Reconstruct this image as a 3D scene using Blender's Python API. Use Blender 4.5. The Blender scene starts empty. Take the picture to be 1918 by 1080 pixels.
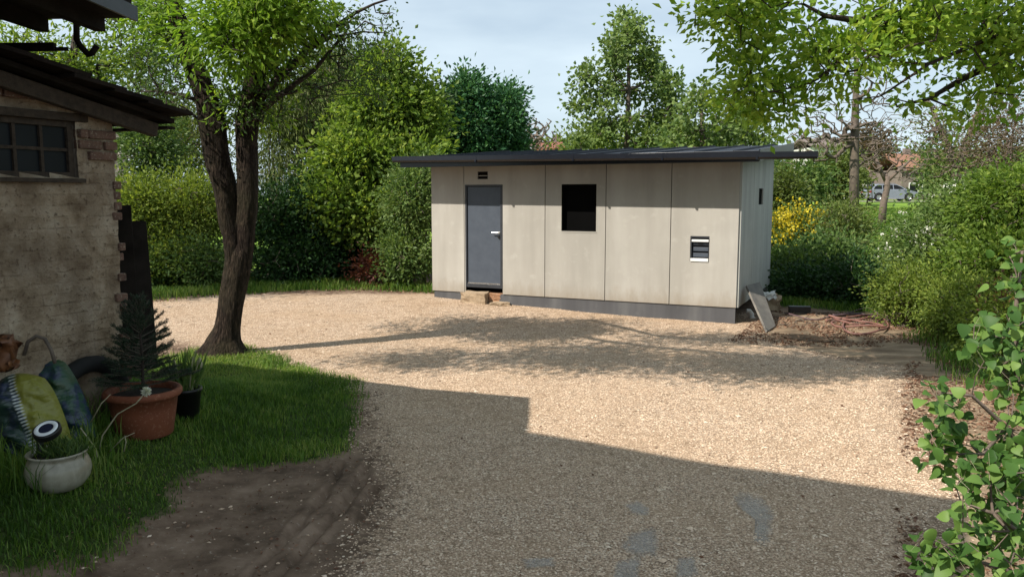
import bpy, bmesh, math, random
import numpy as np
from mathutils import Vector, Matrix, Quaternion

R = math.radians
sc = bpy.context.scene
C = sc.collection

# ------------------------------------------------------------------ camera
F = 1500.0; HOR = 365.0; CH = 1.95
PITCH = math.atan((540 - HOR) / F)
cam = bpy.data.cameras.new('camera'); cam_o = bpy.data.objects.new('camera', cam); C.objects.link(cam_o)
cam_o.location = (0, 0, CH); cam_o.rotation_euler = (math.pi / 2 - PITCH, 0, 0)
cam.sensor_width = 36; cam.lens = 36 * F / 1918.0
cam.clip_start = 0.05; cam.clip_end = 3000
sc.camera = cam_o

# ------------------------------------------------------------------ sky, sun, exposure
EL = R(44.5); AZ = R(33)                     # light travels toward +X rotated by AZ, coming down at EL
LD = Vector((math.cos(AZ) * math.cos(EL), math.sin(AZ) * math.cos(EL), -math.sin(EL)))
world = bpy.data.worlds.new('World'); sc.world = world; world.use_nodes = True
wn = world.node_tree; wn.nodes.clear()
sky = wn.nodes.new('ShaderNodeTexSky'); sky.sky_type = 'NISHITA'; sky.sun_disc = False
sky.sun_elevation = EL; sky.sun_rotation = math.atan2(-LD.x, -LD.y)
sky.air_density = 1.0; sky.dust_density = 1.2; sky.ozone_density = 2.0
wtc = wn.nodes.new('ShaderNodeTexCoord'); wmp = wn.nodes.new('ShaderNodeMapping')
wmp.inputs['Scale'].default_value = (1.6, 1.6, 6.0)
wno = wn.nodes.new('ShaderNodeTexNoise'); wno.inputs['Scale'].default_value = 1.7
wno.inputs['Detail'].default_value = 5; wno.inputs['Roughness'].default_value = 0.5
wra = wn.nodes.new('ShaderNodeValToRGB')
wra.color_ramp.elements[0].position = 0.38; wra.color_ramp.elements[0].color = (.58, .58, .58, 1)
wra.color_ramp.elements[1].position = 0.62; wra.color_ramp.elements[1].color = (.95, .95, .95, 1)
wmx = wn.nodes.new('ShaderNodeMixRGB'); wmx.inputs['Color2'].default_value = (6.9, 8.2, 9.1, 1)
wbg = wn.nodes.new('ShaderNodeBackground'); wbg.inputs['Strength'].default_value = 0.076
wou = wn.nodes.new('ShaderNodeOutputWorld')
wn.links.new(wtc.outputs['Generated'], wmp.inputs['Vector']); wn.links.new(wmp.outputs['Vector'], wno.inputs['Vector'])
wn.links.new(wno.outputs['Fac'], wra.inputs['Fac']); wn.links.new(wra.outputs['Color'], wmx.inputs['Fac'])
wn.links.new(sky.outputs['Color'], wmx.inputs['Color1']); wn.links.new(wmx.outputs['Color'], wbg.inputs['Color'])
wn.links.new(wbg.outputs['Background'], wou.inputs['Surface'])

sun = bpy.data.lights.new('sun', 'SUN'); sun.energy = 4.8; sun.angle = R(0.5); sun.color = (1.0, 0.93, 0.82)
sun_o = bpy.data.objects.new('sun', sun); C.objects.link(sun_o)
sun_o.rotation_euler = LD.to_track_quat('-Z', 'Y').to_euler(); sun_o.location = (-10, -8, 14)

sc.view_settings.view_transform = 'Standard'; sc.view_settings.look = 'None'
sc.view_settings.exposure = 0.6; sc.view_settings.gamma = 1.0
sc.cycles.max_bounces = 6; sc.cycles.diffuse_bounces = 3; sc.cycles.transmission_bounces = 4
sc.cycles.transparent_max_bounces = 4

# ------------------------------------------------------------------ geometry helpers
def ray(x, y):
    dx = (x - 959) / F; dy = (540 - y) / F
    return np.array([dx, math.cos(PITCH) + dy * math.sin(PITCH), -math.sin(PITCH) + dy * math.cos(PITCH)])
def P(x, y, Y):
    d = ray(x, y); return np.array([0, 0, CH]) + d * (Y / d[1])
def G(x, y, z=0.0):
    d = ray(x, y); return (np.array([0, 0, CH]) + d * ((z - CH) / d[2]))
def sstep(t):
    t = np.clip(t, 0, 1); return t * t * (3 - 2 * t)
_rs = np.random.RandomState(5)
_lat = _rs.rand(64, 64)
def vnoise(x, y, s):
    x = np.asarray(x, float) * s + 100; y = np.asarray(y, float) * s + 100
    xi = np.floor(x).astype(int); yi = np.floor(y).astype(int); fx = x - xi; fy = y - yi
    fx = fx * fx * (3 - 2 * fx); fy = fy * fy * (3 - 2 * fy)
    g = lambda a, b: _lat[a % 64, b % 64]
    return (g(xi, yi) * (1 - fx) * (1 - fy) + g(xi + 1, yi) * fx * (1 - fy) + g(xi, yi + 1) * (1 - fx) * fy + g(xi + 1, yi + 1) * fx * fy) - .5
def fbm(x, y, s, o=4):
    r = 0; a = 1
    for k in range(o): r = r + a * vnoise(x + 13 * k, y - 7 * k, s * 2 ** k); a *= .5
    return r
def base_h(X, Y):
    X = np.asarray(X, float); Y = np.asarray(Y, float)
    z = 1.4 * sstep((Y - 17) / 49.0)
    z = z + .13 * np.clip((Y - 11.5) / 3, 0, 1) * np.clip((2.5 - X) / 4, 0, 1)
    z = z + .25 * sstep((-X - 1.7) / 1.3) * sstep((8.6 - Y) / 2.2)
    return z
def GT(x, y, dz=0.0):
    q = G(x, y)
    for _ in range(12): q = G(x, y, float(base_h(q[0], q[1])) + dz)
    return q

class MB:
    def __init__(s): s.v = []; s.f = []; s.m = []
    def add(s, vs, fs, m=0):
        o = len(s.v); s.v.extend([tuple(map(float, a)) for a in vs]); s.f.extend([tuple(i + o for i in f) for f in fs]); s.m.extend([m] * len(fs)); return s
    def box(s, c, d, rot=None, m=0):
        x, y, z = d[0] / 2, d[1] / 2, d[2] / 2
        vs = [Vector((a, b, e)) for a in (-x, x) for b in (-y, y) for e in (-z, z)]
        if rot is not None: vs = [rot @ q for q in vs]
        vs = [q + Vector(c) for q in vs]
        return s.add(vs, [(0, 1, 3, 2), (4, 6, 7, 5), (0, 4, 5, 1), (2, 3, 7, 6), (0, 2, 6, 4), (1, 5, 7, 3)], m)
    def b2(s, x0, x1, y0, y1, z0, z1, m=0):
        return s.box(((x0 + x1) / 2, (y0 + y1) / 2, (z0 + z1) / 2), (abs(x1 - x0), abs(y1 - y0), abs(z1 - z0)), None, m)
    def beam(s, a, b, w, h, m=0, roll=0):
        a = Vector(a); b = Vector(b); d = b - a
        q = d.to_track_quat('Y', 'Z') @ Quaternion((0, 1, 0), roll)
        return s.box((a + b) / 2, (w, d.length, h), q.to_matrix(), m)
    def tube(s, pts, rad, n=8, cap=True, m=0, jit=0, rng=None):
        pts = [Vector(p) for p in pts]; k = len(pts)
        if not hasattr(rad, '__len__'): rad = [rad] * k
        vs = []; up = None
        for i, p in enumerate(pts):
            t = (pts[min(i + 1, k - 1)] - pts[max(i - 1, 0)]); t = t.normalized() if t.length > 1e-9 else Vector((0, 0, 1))
            if up is None:
                up = Vector((0, 0, 1)) if abs(t.z) < .9 else Vector((1, 0, 0))
            a = t.cross(up); a = a.normalized() if a.length > 1e-6 else Vector((1, 0, 0)); b = t.cross(a).normalized(); up = -b if False else up
            u2 = a.cross(t).normalized(); up = u2
            for j in range(n):
                an = 2 * math.pi * j / n; r = rad[i]
                if jit and rng is not None: r *= 1 + jit * (rng.rand() - .5)
                vs.append(p + a * math.cos(an) * r + u2 * math.sin(an) * r)
        fs = [(i * n + j, i * n + (j + 1) % n, (i + 1) * n + (j + 1) % n, (i + 1) * n + j) for i in range(k - 1) for j in range(n)]
        if cap: fs += [tuple(range(n))[::-1], tuple((k - 1) * n + j for j in range(n))]
        return s.add(vs, fs, m)
    def lathe(s, prof, c=(0, 0, 0), n=32, m=0, close=False):
        vs = []; 
        for r, z in prof:
            for j in range(n):
                a = 2 * math.pi * j / n; vs.append((c[0] + r * math.cos(a), c[1] + r * math.sin(a), c[2] + z))
        k = len(prof)
        fs = [(i * n + j, i * n + (j + 1) % n, (i + 1) * n + (j + 1) % n, (i + 1) * n + j) for i in range(k - 1) for j in range(n)]
        if close: fs.append(tuple((k - 1) * n + j for j in range(n)))
        return s.add(vs, fs, m)
    def prism(s, poly, h, axis='z', off=0, m=0):
        n = len(poly)
        def mk(p, t):
            if axis == 'z': return (p[0], p[1], t)
            if axis == 'y': return (p[0], t, p[1])
            return (t, p[0], p[1])
        vs = [mk(p, off) for p in poly] + [mk(p, off + h) for p in poly]
        fs = [tuple(range(n))[::-1], tuple(range(n, 2 * n))] + [(i, (i + 1) % n, n + (i + 1) % n, n + i) for i in range(n)]
        return s.add(vs, fs, m)

def mesh_np(name, V, Fq, attrs=None, smooth=False):
    me = bpy.data.meshes.new(name); V = np.asarray(V, np.float32); Fq = np.asarray(Fq, np.int32)
    nf, k = Fq.shape
    me.vertices.add(len(V)); me.vertices.foreach_set('co', V.ravel())
    me.loops.add(nf * k); me.loops.foreach_set('vertex_index', Fq.ravel())
    me.polygons.add(nf); me.polygons.foreach_set('loop_start', np.arange(nf, dtype=np.int32) * k)
    me.polygons.foreach_set('use_smooth', np.full(nf, smooth))
    for nm, (dom, arr) in (attrs or {}).items():
        a = me.attributes.new(nm, 'FLOAT', dom); a.data.foreach_set('value', np.asarray(arr, np.float32))
    me.update(calc_edges=True); return me

def setp(o, label=None, cat=None, group=None, kind=None):
    if label: o['label'] = label
    if cat: o['category'] = cat
    if group: o['group'] = group
    if kind: o['kind'] = kind
    return o
def thing(name, label, cat, loc=(0, 0, 0), rotz=0, group=None):
    o = bpy.data.objects.new(name, None); C.objects.link(o); o.empty_display_size = .2
    o.location = tuple(float(q) for q in loc); o.rotation_euler = (0, 0, rotz); return setp(o, label, cat, group)
def link(name, me, mats, parent=None, loc=None):
    o = bpy.data.objects.new(name, me); C.objects.link(o)
    for m in (mats if isinstance(mats, (list, tuple)) else [mats]): me.materials.append(m)
    if parent is not None: o.parent = parent
    if loc is not None: o.location = tuple(float(q) for q in loc)
    return o
def build(name, mb, mats, parent=None, bevel=0, smooth=False, subs=0, loc=None):
    me = bpy.data.meshes.new(name); me.from_pydata(mb.v, [], mb.f)
    me.polygons.foreach_set('material_index', mb.m)
    bm = bmesh.new(); bm.from_mesh(me); bmesh.ops.recalc_face_normals(bm, faces=bm.faces); bm.to_mesh(me); bm.free()
    if smooth: me.polygons.foreach_set('use_smooth', [True] * len(me.polygons))
    me.update(); o = link(name, me, mats, parent, loc)
    if bevel:
        b = o.modifiers.new('bevel', 'BEVEL'); b.width = bevel; b.segments = 2; b.limit_method = 'ANGLE'; b.angle_limit = R(40)
    if subs:
        b = o.modifiers.new('sub', 'SUBSURF'); b.levels = subs; b.render_levels = subs
    return o
def build_single(name, mb, mats, label, cat, base, group=None, **k):   # one-mesh thing, mesh in world coordinates
    base = Vector([float(q) for q in base]); mb.v = [tuple(Vector(q) - base) for q in mb.v]
    o = build(name, mb, mats, **k); o.location = base; return setp(o, label, cat, group)

# ------------------------------------------------------------------ materials
def new(nt, t, **k):
    n = nt.nodes.new(t)
    for a, b in k.items():
        if a in n.inputs: n.inputs[a].default_value = b
        else: setattr(n, a, b)
    return n
def nmat(name):
    m = bpy.data.materials.new(name); m.use_nodes = True; nt = m.node_tree; return m, nt, nt.nodes['Principled BSDF']
def c4(c): return (c[0], c[1], c[2], 1)
def coords(nt, scale=(1, 1, 1)):
    tc = new(nt, 'ShaderNodeTexCoord'); mp = new(nt, 'ShaderNodeMapping', Scale=scale); nt.links.new(tc.outputs['Object'], mp.inputs['Vector']); return mp.outputs['Vector']
def noise(nt, vec, s, d=4, r=.55):
    n = new(nt, 'ShaderNodeTexNoise', Scale=s, Detail=d, Roughness=r); nt.links.new(vec, n.inputs['Vector']); return n.outputs['Fac']
def ramp(nt, fac, stops):
    r = new(nt, 'ShaderNodeValToRGB'); e = r.color_ramp.elements
    while len(e) < len(stops): e.new(.5)
    for i, (p, c) in enumerate(stops): e[i].position = p; e[i].color = c4(c) if hasattr(c, '__len__') else (c, c, c, 1)
    nt.links.new(fac, r.inputs['Fac']); return r.outputs['Color']
def mix(nt, fac, a, b, bt='MIX'):
    n = new(nt, 'ShaderNodeMixRGB', blend_type=bt)
    for q, s in ((fac, 'Fac'), (a, 'Color1'), (b, 'Color2')):
        if isinstance(q, (int, float)): n.inputs[s].default_value = q if s == 'Fac' else (q, q, q, 1)
        elif isinstance(q, tuple): n.inputs[s].default_value = c4(q)
        else: nt.links.new(q, n.inputs[s])
    return n.outputs['Color']
def bump(nt, bs, h, st=.4, dist=.02, prev=None):
    b = new(nt, 'ShaderNodeBump', Strength=st, Distance=dist); nt.links.new(h, b.inputs['Height'])
    if prev is not None: nt.links.new(prev, b.inputs['Normal'])
    if bs is not None: nt.links.new(b.outputs['Normal'], bs.inputs['Normal'])
    return b.outputs['Normal']
def pm(name, a, b=None, s=6, rough=.7, bst=.3, bs=40, metal=0, stretch=(1, 1, 1), spec=.4, bd=.01, speck=None):
    m, nt, p = nmat(name); v = coords(nt, stretch); b = b or tuple(q * .7 for q in a)
    col = ramp(nt, noise(nt, v, s, 5), [(.3, b), (.7, a)])
    if speck: col = mix(nt, ramp(nt, noise(nt, v, s * 7, 3), [(.56, 0.), (.66, 1.)]), col, speck)
    nt.links.new(col, p.inputs['Base Color']); p.inputs['Roughness'].default_value = rough; p.inputs['Metallic'].default_value = metal
    p.inputs['Specular IOR Level'].default_value = spec
    if bst: bump(nt, p, noise(nt, v, bs, 3), bst, bd)
    return m
def leafmat(name, dark, mid, light, trans=.35, rough=.5):
    m, nt, p = nmat(name); at = new(nt, 'ShaderNodeAttribute', attribute_name='tint')
    col = ramp(nt, at.outputs['Fac'], [(0, dark), (.5, mid), (1, light)])
    nt.links.new(col, p.inputs['Base Color']); p.inputs['Roughness'].default_value = rough; p.inputs['Specular IOR Level'].default_value = .25
    tr = new(nt, 'ShaderNodeBsdfTranslucent'); tc = mix(nt, 1.0, col, (1.2, 1.18, .6), 'MULTIPLY'); nt.links.new(tc, tr.inputs['Color'])
    mx = new(nt, 'ShaderNodeMixShader', Fac=trans); nt.links.new(p.outputs['BSDF'], mx.inputs[1]); nt.links.new(tr.outputs['BSDF'], mx.inputs[2])
    nt.links.new(mx.outputs['Shader'], nt.nodes['Material Output'].inputs['Surface']); return m

M = {}
M['leaf_bright'] = leafmat('leaf bright green', (.07, .125, .018), (.155, .245, .04), (.30, .37, .08), .5)
M['leaf_lime'] = leafmat('leaf lime green', (.09, .18, .015), (.18, .31, .035), (.33, .44, .07), .5)
M['leaf_mid'] = leafmat('leaf mid green', (.035, .072, .02), (.085, .15, .038), (.18, .25, .075), .4)
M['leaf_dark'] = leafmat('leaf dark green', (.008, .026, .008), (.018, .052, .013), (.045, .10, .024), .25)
M['leaf_blue'] = leafmat('leaf deep bluish green', (.022, .075, .03), (.05, .14, .055), (.10, .21, .075), .3)
M['leaf_yellow'] = leafmat('leaf yellow green', (.085, .13, .022), (.18, .25, .042), (.32, .37, .08), .45)
M['leaf_olive'] = leafmat('leaf olive', (.05, .07, .018), (.10, .14, .03), (.18, .21, .06), .35)
M['leaf_front'] = leafmat('broad fresh leaf', (.04, .10, .022), (.09, .185, .04), (.19, .30, .07), .45, .5)
M['leaf_red'] = leafmat('leaf dark red', (.05, .015, .01), (.10, .03, .018), (.17, .055, .03), .3)
M['leaf_rust'] = leafmat('leaf rusty brown', (.10, .05, .025), (.18, .095, .045), (.28, .17, .07), .3)
M['leaf_brown'] = leafmat('leaf dull brown', (.07, .05, .025), (.12, .085, .04), (.18, .14, .06), .3)
M['flower_yellow'] = leafmat('yellow blossom', (.30, .24, .01), (.48, .38, .02), (.62, .52, .04), .3)
M['flower_white'] = leafmat('white blossom', (.55, .56, .5), (.7, .7, .64), (.8, .8, .75), .3)
M['spruce'] = leafmat('spruce needle', (.010, .022, .012), (.018, .04, .02), (.035, .065, .03), .1)
M['grass'] = leafmat('grass blade', (.04, .09, .014), (.11, .21, .03), (.28, .33, .09), .45)
M['litter'] = leafmat('dead leaf litter', (.09, .045, .028), (.18, .095, .06), (.33, .22, .15), .1, .8)
M['twig'] = pm('grey brown twig', (.14, .11, .085), (.07, .055, .045), 9, .85, .3, 60)
M['twig_red'] = pm('reddish bare twig', (.17, .13, .105), (.10, .075, .06), 9, .85, .3, 60)
M['bark_dark'] = pm('dark trunk', (.045, .033, .026), (.022, .016, .012), 5, .9, .6, 30)

def bark():
    m, nt, p = nmat('rough ridged bark'); v = coords(nt, (1, 1, .22))
    n1 = noise(nt, v, 38, 7, .7); vo = new(nt, 'ShaderNodeTexVoronoi', Scale=30, feature='DISTANCE_TO_EDGE'); nt.links.new(v, vo.inputs['Vector'])
    n2 = noise(nt, coords(nt), 3, 4)
    c = ramp(nt, n1, [(.32, (.006, .004, .003)), (.52, (.022, .015, .011)), (.72, (.085, .06, .042))])
    c = mix(nt, ramp(nt, n2, [(.4, 0.), (.7, .55)]), c, (.03, .028, .014))
    nt.links.new(c, p.inputs['Base Color']); p.inputs['Roughness'].default_value = .92; p.inputs['Specular IOR Level'].default_value = .15
    b1 = bump(nt, None, vo.outputs['Distance'], .9, .03); bump(nt, p, n1, .9, .03, b1); return m
M['bark'] = bark()

def concrete(name, a, b, c, dirt=.0):
    m, nt, p = nmat(name); v1 = coords(nt, (1.5, 1.5, .22)); v2 = coords(nt, (1, 1, 1)); v3 = coords(nt, (4.5, 4.5, .35))
    col = ramp(nt, noise(nt, v1, 1.6, 4, .55), [(.3, b), (.5, a), (.7, c)])
    col = mix(nt, ramp(nt, noise(nt, v2, 2.6, 6, .6), [(.45, 0.), (.72, .28)]), col, tuple(q * .8 for q in a))
    col = mix(nt, ramp(nt, noise(nt, v3, 1.5, 2), [(.5, 0.), (.75, .16)]), col, tuple(q * .72 for q in b))
    col = mix(nt, ramp(nt, noise(nt, v2, 6, 4), [(.60, 0.), (.75, .3)]), col, tuple(min(q * 1.2, .7) for q in c))
    if dirt:
        sx = new(nt, 'ShaderNodeSeparateXYZ'); nt.links.new(v2, sx.inputs[0]); ad = new(nt, 'ShaderNodeMath', operation='MULTIPLY_ADD'); nt.links.new(noise(nt, coords(nt, (3, 3, 1)), 3, 5, .7), ad.inputs[0]); ad.inputs[1].default_value = .5; nt.links.new(sx.outputs[2], ad.inputs[2])
        col = mix(nt, ramp(nt, ad.outputs[0], [(.40, dirt), (.72, 0.)]), col, (.23, .185, .135))
    oi = new(nt, 'ShaderNodeObjectInfo'); col = mix(nt, 1., col, ramp(nt, oi.outputs['Random'], [(0, .90), (1, 1.0)]), 'MULTIPLY')
    nt.links.new(col, p.inputs['Base Color']); p.inputs['Roughness'].default_value = .85; p.inputs['Specular IOR Level'].default_value = .2
    bump(nt, p, noise(nt, v2, 60, 5), .12, .003); return m
M['panel'] = concrete('weathered beige fibre cement', (.36, .34, .305), (.31, .292, .26), (.405, .385, .35), .7)
M['panel_side'] = concrete('weathered grey fibre cement', (.40, .40, .37), (.32, .32, .30), (.46, .46, .43))
M['plinth'] = concrete('grey plinth', (.085, .085, .09), (.06, .06, .064), (.13, .13, .13))
M['dark_metal'] = pm('dark navy metal', (.008, .010, .016), (.006, .007, .012), 12, .3, .05, 80, .0, spec=.5)
M['roof_metal'] = pm('dark standing seam roof', (.014, .018, .028), (.010, .013, .02), 5, .6, .08, 20, 0, spec=.2)
M['door'] = pm('anthracite door', (.065, .078, .10), (.052, .063, .083), 7, .45, .06, 30, 0, spec=.4)
M['frame'] = pm('dark grey frame', (.035, .038, .045), None, 9, .45, .05, 60)
M['chrome'] = pm('brushed steel', (.62, .62, .62), (.5, .5, .5), 20, .25, .05, 80, 1)
M['black'] = pm('black plastic', (.012, .012, .013), (.008, .008, .008), 9, .4, .1, 40)
M['blackhole'] = pm('dark unlit interior', (.003, .003, .003), (.002, .002, .002), 4, .95, 0, spec=.05)  # near-black colour stands in for shade inside openings
M['white'] = pm('white plastic', (.72, .72, .70), (.62, .62, .6), 10, .45, .05, 50)
M['grey'] = pm('grey board', (.17, .155, .135), (.11, .10, .09), 8, .8, .3, 50)
M['wood_old'] = pm('old weathered timber', (.06, .043, .03), (.025, .018, .012), 4, .9, .6, 22, stretch=(6, 1, 6))
M['wood_dark'] = pm('blackened timber', (.022, .017, .014), (.010, .008, .006), 6, .9, .6, 20, spec=.1)
M['tile_old'] = pm('dark mossy roofing', (.022, .016, .013), (.010, .008, .007), 10, .95, .8, 22, spec=.08)
M['clay'] = pm('hollow clay block', (.36, .19, .10), (.24, .12, .065), 9, .85, .6, 50, speck=(.45, .33, .22))
M['stone'] = pm('rough concrete block', (.40, .30, .20), (.27, .195, .125), 11, .9, .7, 30, speck=(.18, .15, .11))
M['terracotta'] = pm('terracotta', (.20, .06, .026), (.15, .045, .02), 6, .75, .2, 60, speck=(.24, .10, .055))
M['soil'] = pm('dark potting soil', (.035, .024, .016), (.015, .011, .008), 30, .95, .9, 60)
M['hose'] = pm('dusty red hose', (.24, .115, .09), (.16, .075, .062), 6, .6, .1, 50)
M['hose_dark'] = pm('dusty purple hose', (.12, .075, .085), (.08, .05, .055), 6, .6, .1, 50)
M['rubber'] = pm('tyre rubber', (.009, .009, .009), None, 9, .8, .2, 60)
M['carpaint'] = pm('blue grey car paint', (.26, .28, .32), (.24, .26, .30), 3, .22, 0, 10, .4, spec=.9)
M['glass'] = pm('dark window glass', (.012, .014, .016), (.008, .009, .01), 3, .35, .02, 3, 0, spec=.12)
M['asphalt'] = pm('road asphalt', (.20, .18, .165), (.15, .14, .13), 1, .9, .2, 30)
M['limewash'] = pm('pale limewashed stone', (.50, .46, .40), (.28, .25, .21), 5, .9, .9, 9, speck=(.14, .12, .1), bd=.04)
M['render_white'] = pm('white render', (.60, .59, .56), (.5, .49, .46), 1, .85, .1, 20)
M['roof_grey'] = pm('grey brown tiles', (.20, .16, .14), (.14, .11, .10), 3, .85, .4, 6)
M['roof_red'] = pm('red clay tiles', (.26, .10, .065), (.17, .065, .045), 3, .85, .4, 6)
M['roof_orange'] = pm('orange clay tiles', (.26, .135, .085), (.19, .095, .06), 3, .85, .4, 6)
M['lens'] = pm('solar ring', (.75, .78, .8), (.7, .72, .74), 9, .3, 0)
M['cell'] = pm('solar cell', (.01, .018, .05), (.008, .012, .03), 9, .15, 0)
M['pale'] = pm('dry pale stem', (.40, .36, .24), (.28, .26, .16), 30, .8, .1)
M['water'] = pm('shallow water with painted sheen', (.17, .178, .178), (.13, .13, .125), 6, .3, .25, 30, 0, spec=.6, bd=.01)

def glazed():
    m, nt, p = nmat('cream glazed pot'); v = coords(nt, (1, 1, 1)); v2 = coords(nt, (1, 1, .25))
    c = ramp(nt, noise(nt, v, 9, 5), [(.3, (.20, .18, .13)), (.6, (.34, .32, .25))])
    c = mix(nt, ramp(nt, noise(nt, v2, 14, 5), [(.5, 0.), (.7, .8)]), c, (.17, .15, .10))
    nt.links.new(c, p.inputs['Base Color']); p.inputs['Roughness'].default_value = .3; return m
M['glaze'] = glazed()

def plaster():
    m, nt, p = nmat('crumbling lime plaster over brick'); v = coords(nt)
    n1 = noise(nt, v, 5, 8, .65); n2 = noise(nt, v, 30, 5, .7); n3 = noise(nt, v, 1.7, 4)
    c = ramp(nt, n1, [(.3, (.15, .105, .065)), (.48, (.33, .255, .175)), (.66, (.48, .40, .30))])
    c = mix(nt, ramp(nt, n3, [(.4, 0.), (.65, .6)]), c, (.12, .085, .06))
    c = mix(nt, ramp(nt, n2, [(.57, 0.), (.64, .7)]), c, (.08, .052, .034))
    sx = new(nt, 'ShaderNodeSeparateXYZ'); cb = new(nt, 'ShaderNodeCombineXYZ'); nt.links.new(v, sx.inputs[0]); nt.links.new(sx.outputs[0], cb.inputs[0])
    wz = new(nt, 'ShaderNodeMath', operation='MULTIPLY_ADD'); nt.links.new(n1, wz.inputs[0]); wz.inputs[1].default_value = .05; nt.links.new(sx.outputs[2], wz.inputs[2]); nt.links.new(wz.outputs[0], cb.inputs[1])
    bt = new(nt, 'ShaderNodeTexBrick', Scale=1.0); bt.inputs['Brick Width'].default_value = .25; bt.inputs['Row Height'].default_value = .076; bt.inputs['Mortar Size'].default_value = .009; bt.inputs['Mortar Smooth'].default_value = .8
    nt.links.new(cb.outputs[0], bt.inputs['Vector']); seam = mix(nt, 1., bt.outputs['Fac'], ramp(nt, noise(nt, v, 6, 4), [(.42, 0.), (.6, 1.)]), 'MULTIPLY')
    c = mix(nt, mix(nt, 1., seam, .28, 'MULTIPLY'), c, (.10, .065, .045)); inv = mix(nt, 1., (1., 1., 1.), seam, 'SUBTRACT')
    nt.links.new(c, p.inputs['Base Color']); p.inputs['Roughness'].default_value = .95; p.inputs['Specular IOR Level'].default_value = .1
    b = bump(nt, None, inv, .4, .012); b = bump(nt, None, n1, .8, .05, b); bump(nt, p, n2, .9, .02, b); return m
M['plaster'] = plaster()
M['brick'] = pm('old red brown brick', (.15, .085, .06), (.08, .045, .032), 9, .92, .8, 35, speck=(.22, .175, .13))
M['mortar'] = pm('crumbling mortar', (.22, .18, .14), (.12, .095, .07), 14, .95, .8, 40)

def ground_mat():
    m, nt, p = nmat('yard ground'); v = coords(nt)
    at = {k: new(nt, 'ShaderNodeAttribute', attribute_name=k).outputs['Fac'] for k in ('gravel', 'grass', 'dust', 'far')}
    # gravel chips
    vo = new(nt, 'ShaderNodeTexVoronoi', Scale=85); nt.links.new(v, vo.inputs['Vector'])
    sep = new(nt, 'ShaderNodeSeparateColor'); nt.links.new(vo.outputs['Color'], sep.inputs['Color'])
    chip = ramp(nt, sep.outputs[0], [(0, (.27, .185, .125)), (.3, (.46, .33, .235)), (.7, (.62, .465, .34)), (1, (.74, .61, .47))])
    gap = ramp(nt, vo.outputs['Distance'], [(.3, 1.), (.8, .22)])
    gc = mix(nt, .75, chip, gap, 'MULTIPLY')
    gc = mix(nt, ramp(nt, noise(nt, v, .9, 5), [(.40, 0.), (.65, .6)]), gc, (.36, .25, .16))
    gc = mix(nt, ramp(nt, noise(nt, v, 7, 4), [(.52, 0.), (.68, .6)]), gc, (.20, .14, .09))
    # dirt
    dn = noise(nt, v, 3, 8, .65); dn2 = noise(nt, v, 28, 6, .7)
    dc = ramp(nt, dn, [(.3, (.06, .04, .027)), (.5, (.155, .105, .074)), (.72, (.26, .185, .135))])
    dc = mix(nt, ramp(nt, dn2, [(.6, 0.), (.68, .9)]), dc, (.30, .24, .19))
    # dusty pale compacted soil
    uc = ramp(nt, noise(nt, coords(nt, (.6, 1.8, 1)), 2.2, 7, .6), [(.3, (.11, .075, .05)), (.5, (.22, .16, .105)), (.7, (.36, .27, .18))])
    uc = mix(nt, ramp(nt, dn2, [(.55, 0.), (.65, .6)]), uc, (.13, .085, .055))
    # turf soil
    tc = ramp(nt, dn2, [(.35, (.02, .03, .008)), (.65, (.05, .075, .018))])
    fc = ramp(nt, noise(nt, v, .35, 6, .6), [(.3, (.09, .16, .02)), (.5, (.15, .25, .03)), (.7, (.22, .30, .05))])
    tc = mix(nt, at['far'], tc, fc)
    def edge(a, s=9, w=.5):
        q = new(nt, 'ShaderNodeMath', operation='ADD'); nn = new(nt, 'ShaderNodeMath', operation='MULTIPLY_ADD'); nt.links.new(noise(nt, v, s, 5, .7), nn.inputs[0]); nn.inputs[1].default_value = w; nn.inputs[2].default_value = -w / 2
        nt.links.new(a, q.inputs[0]); nt.links.new(nn.outputs[0], q.inputs[1]); return ramp(nt, q.outputs[0], [(.42, 0.), (.58, 1.)])
    col = mix(nt, edge(at['dust'], 6, .7), dc, uc); ge = edge(at['gravel'], 14, 1.1)
    col = mix(nt, ge, col, gc); col = mix(nt, edge(at['grass'], 8, .6), col, tc)
    nt.links.new(col, p.inputs['Base Color']); p.inputs['Roughness'].default_value = .95; p.inputs['Specular IOR Level'].default_value = .12
    hh = mix(nt, ge, dn2, vo.outputs['Distance']); bump(nt, p, hh, .5, .015)
    return m
M['ground'] = ground_mat()

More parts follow.
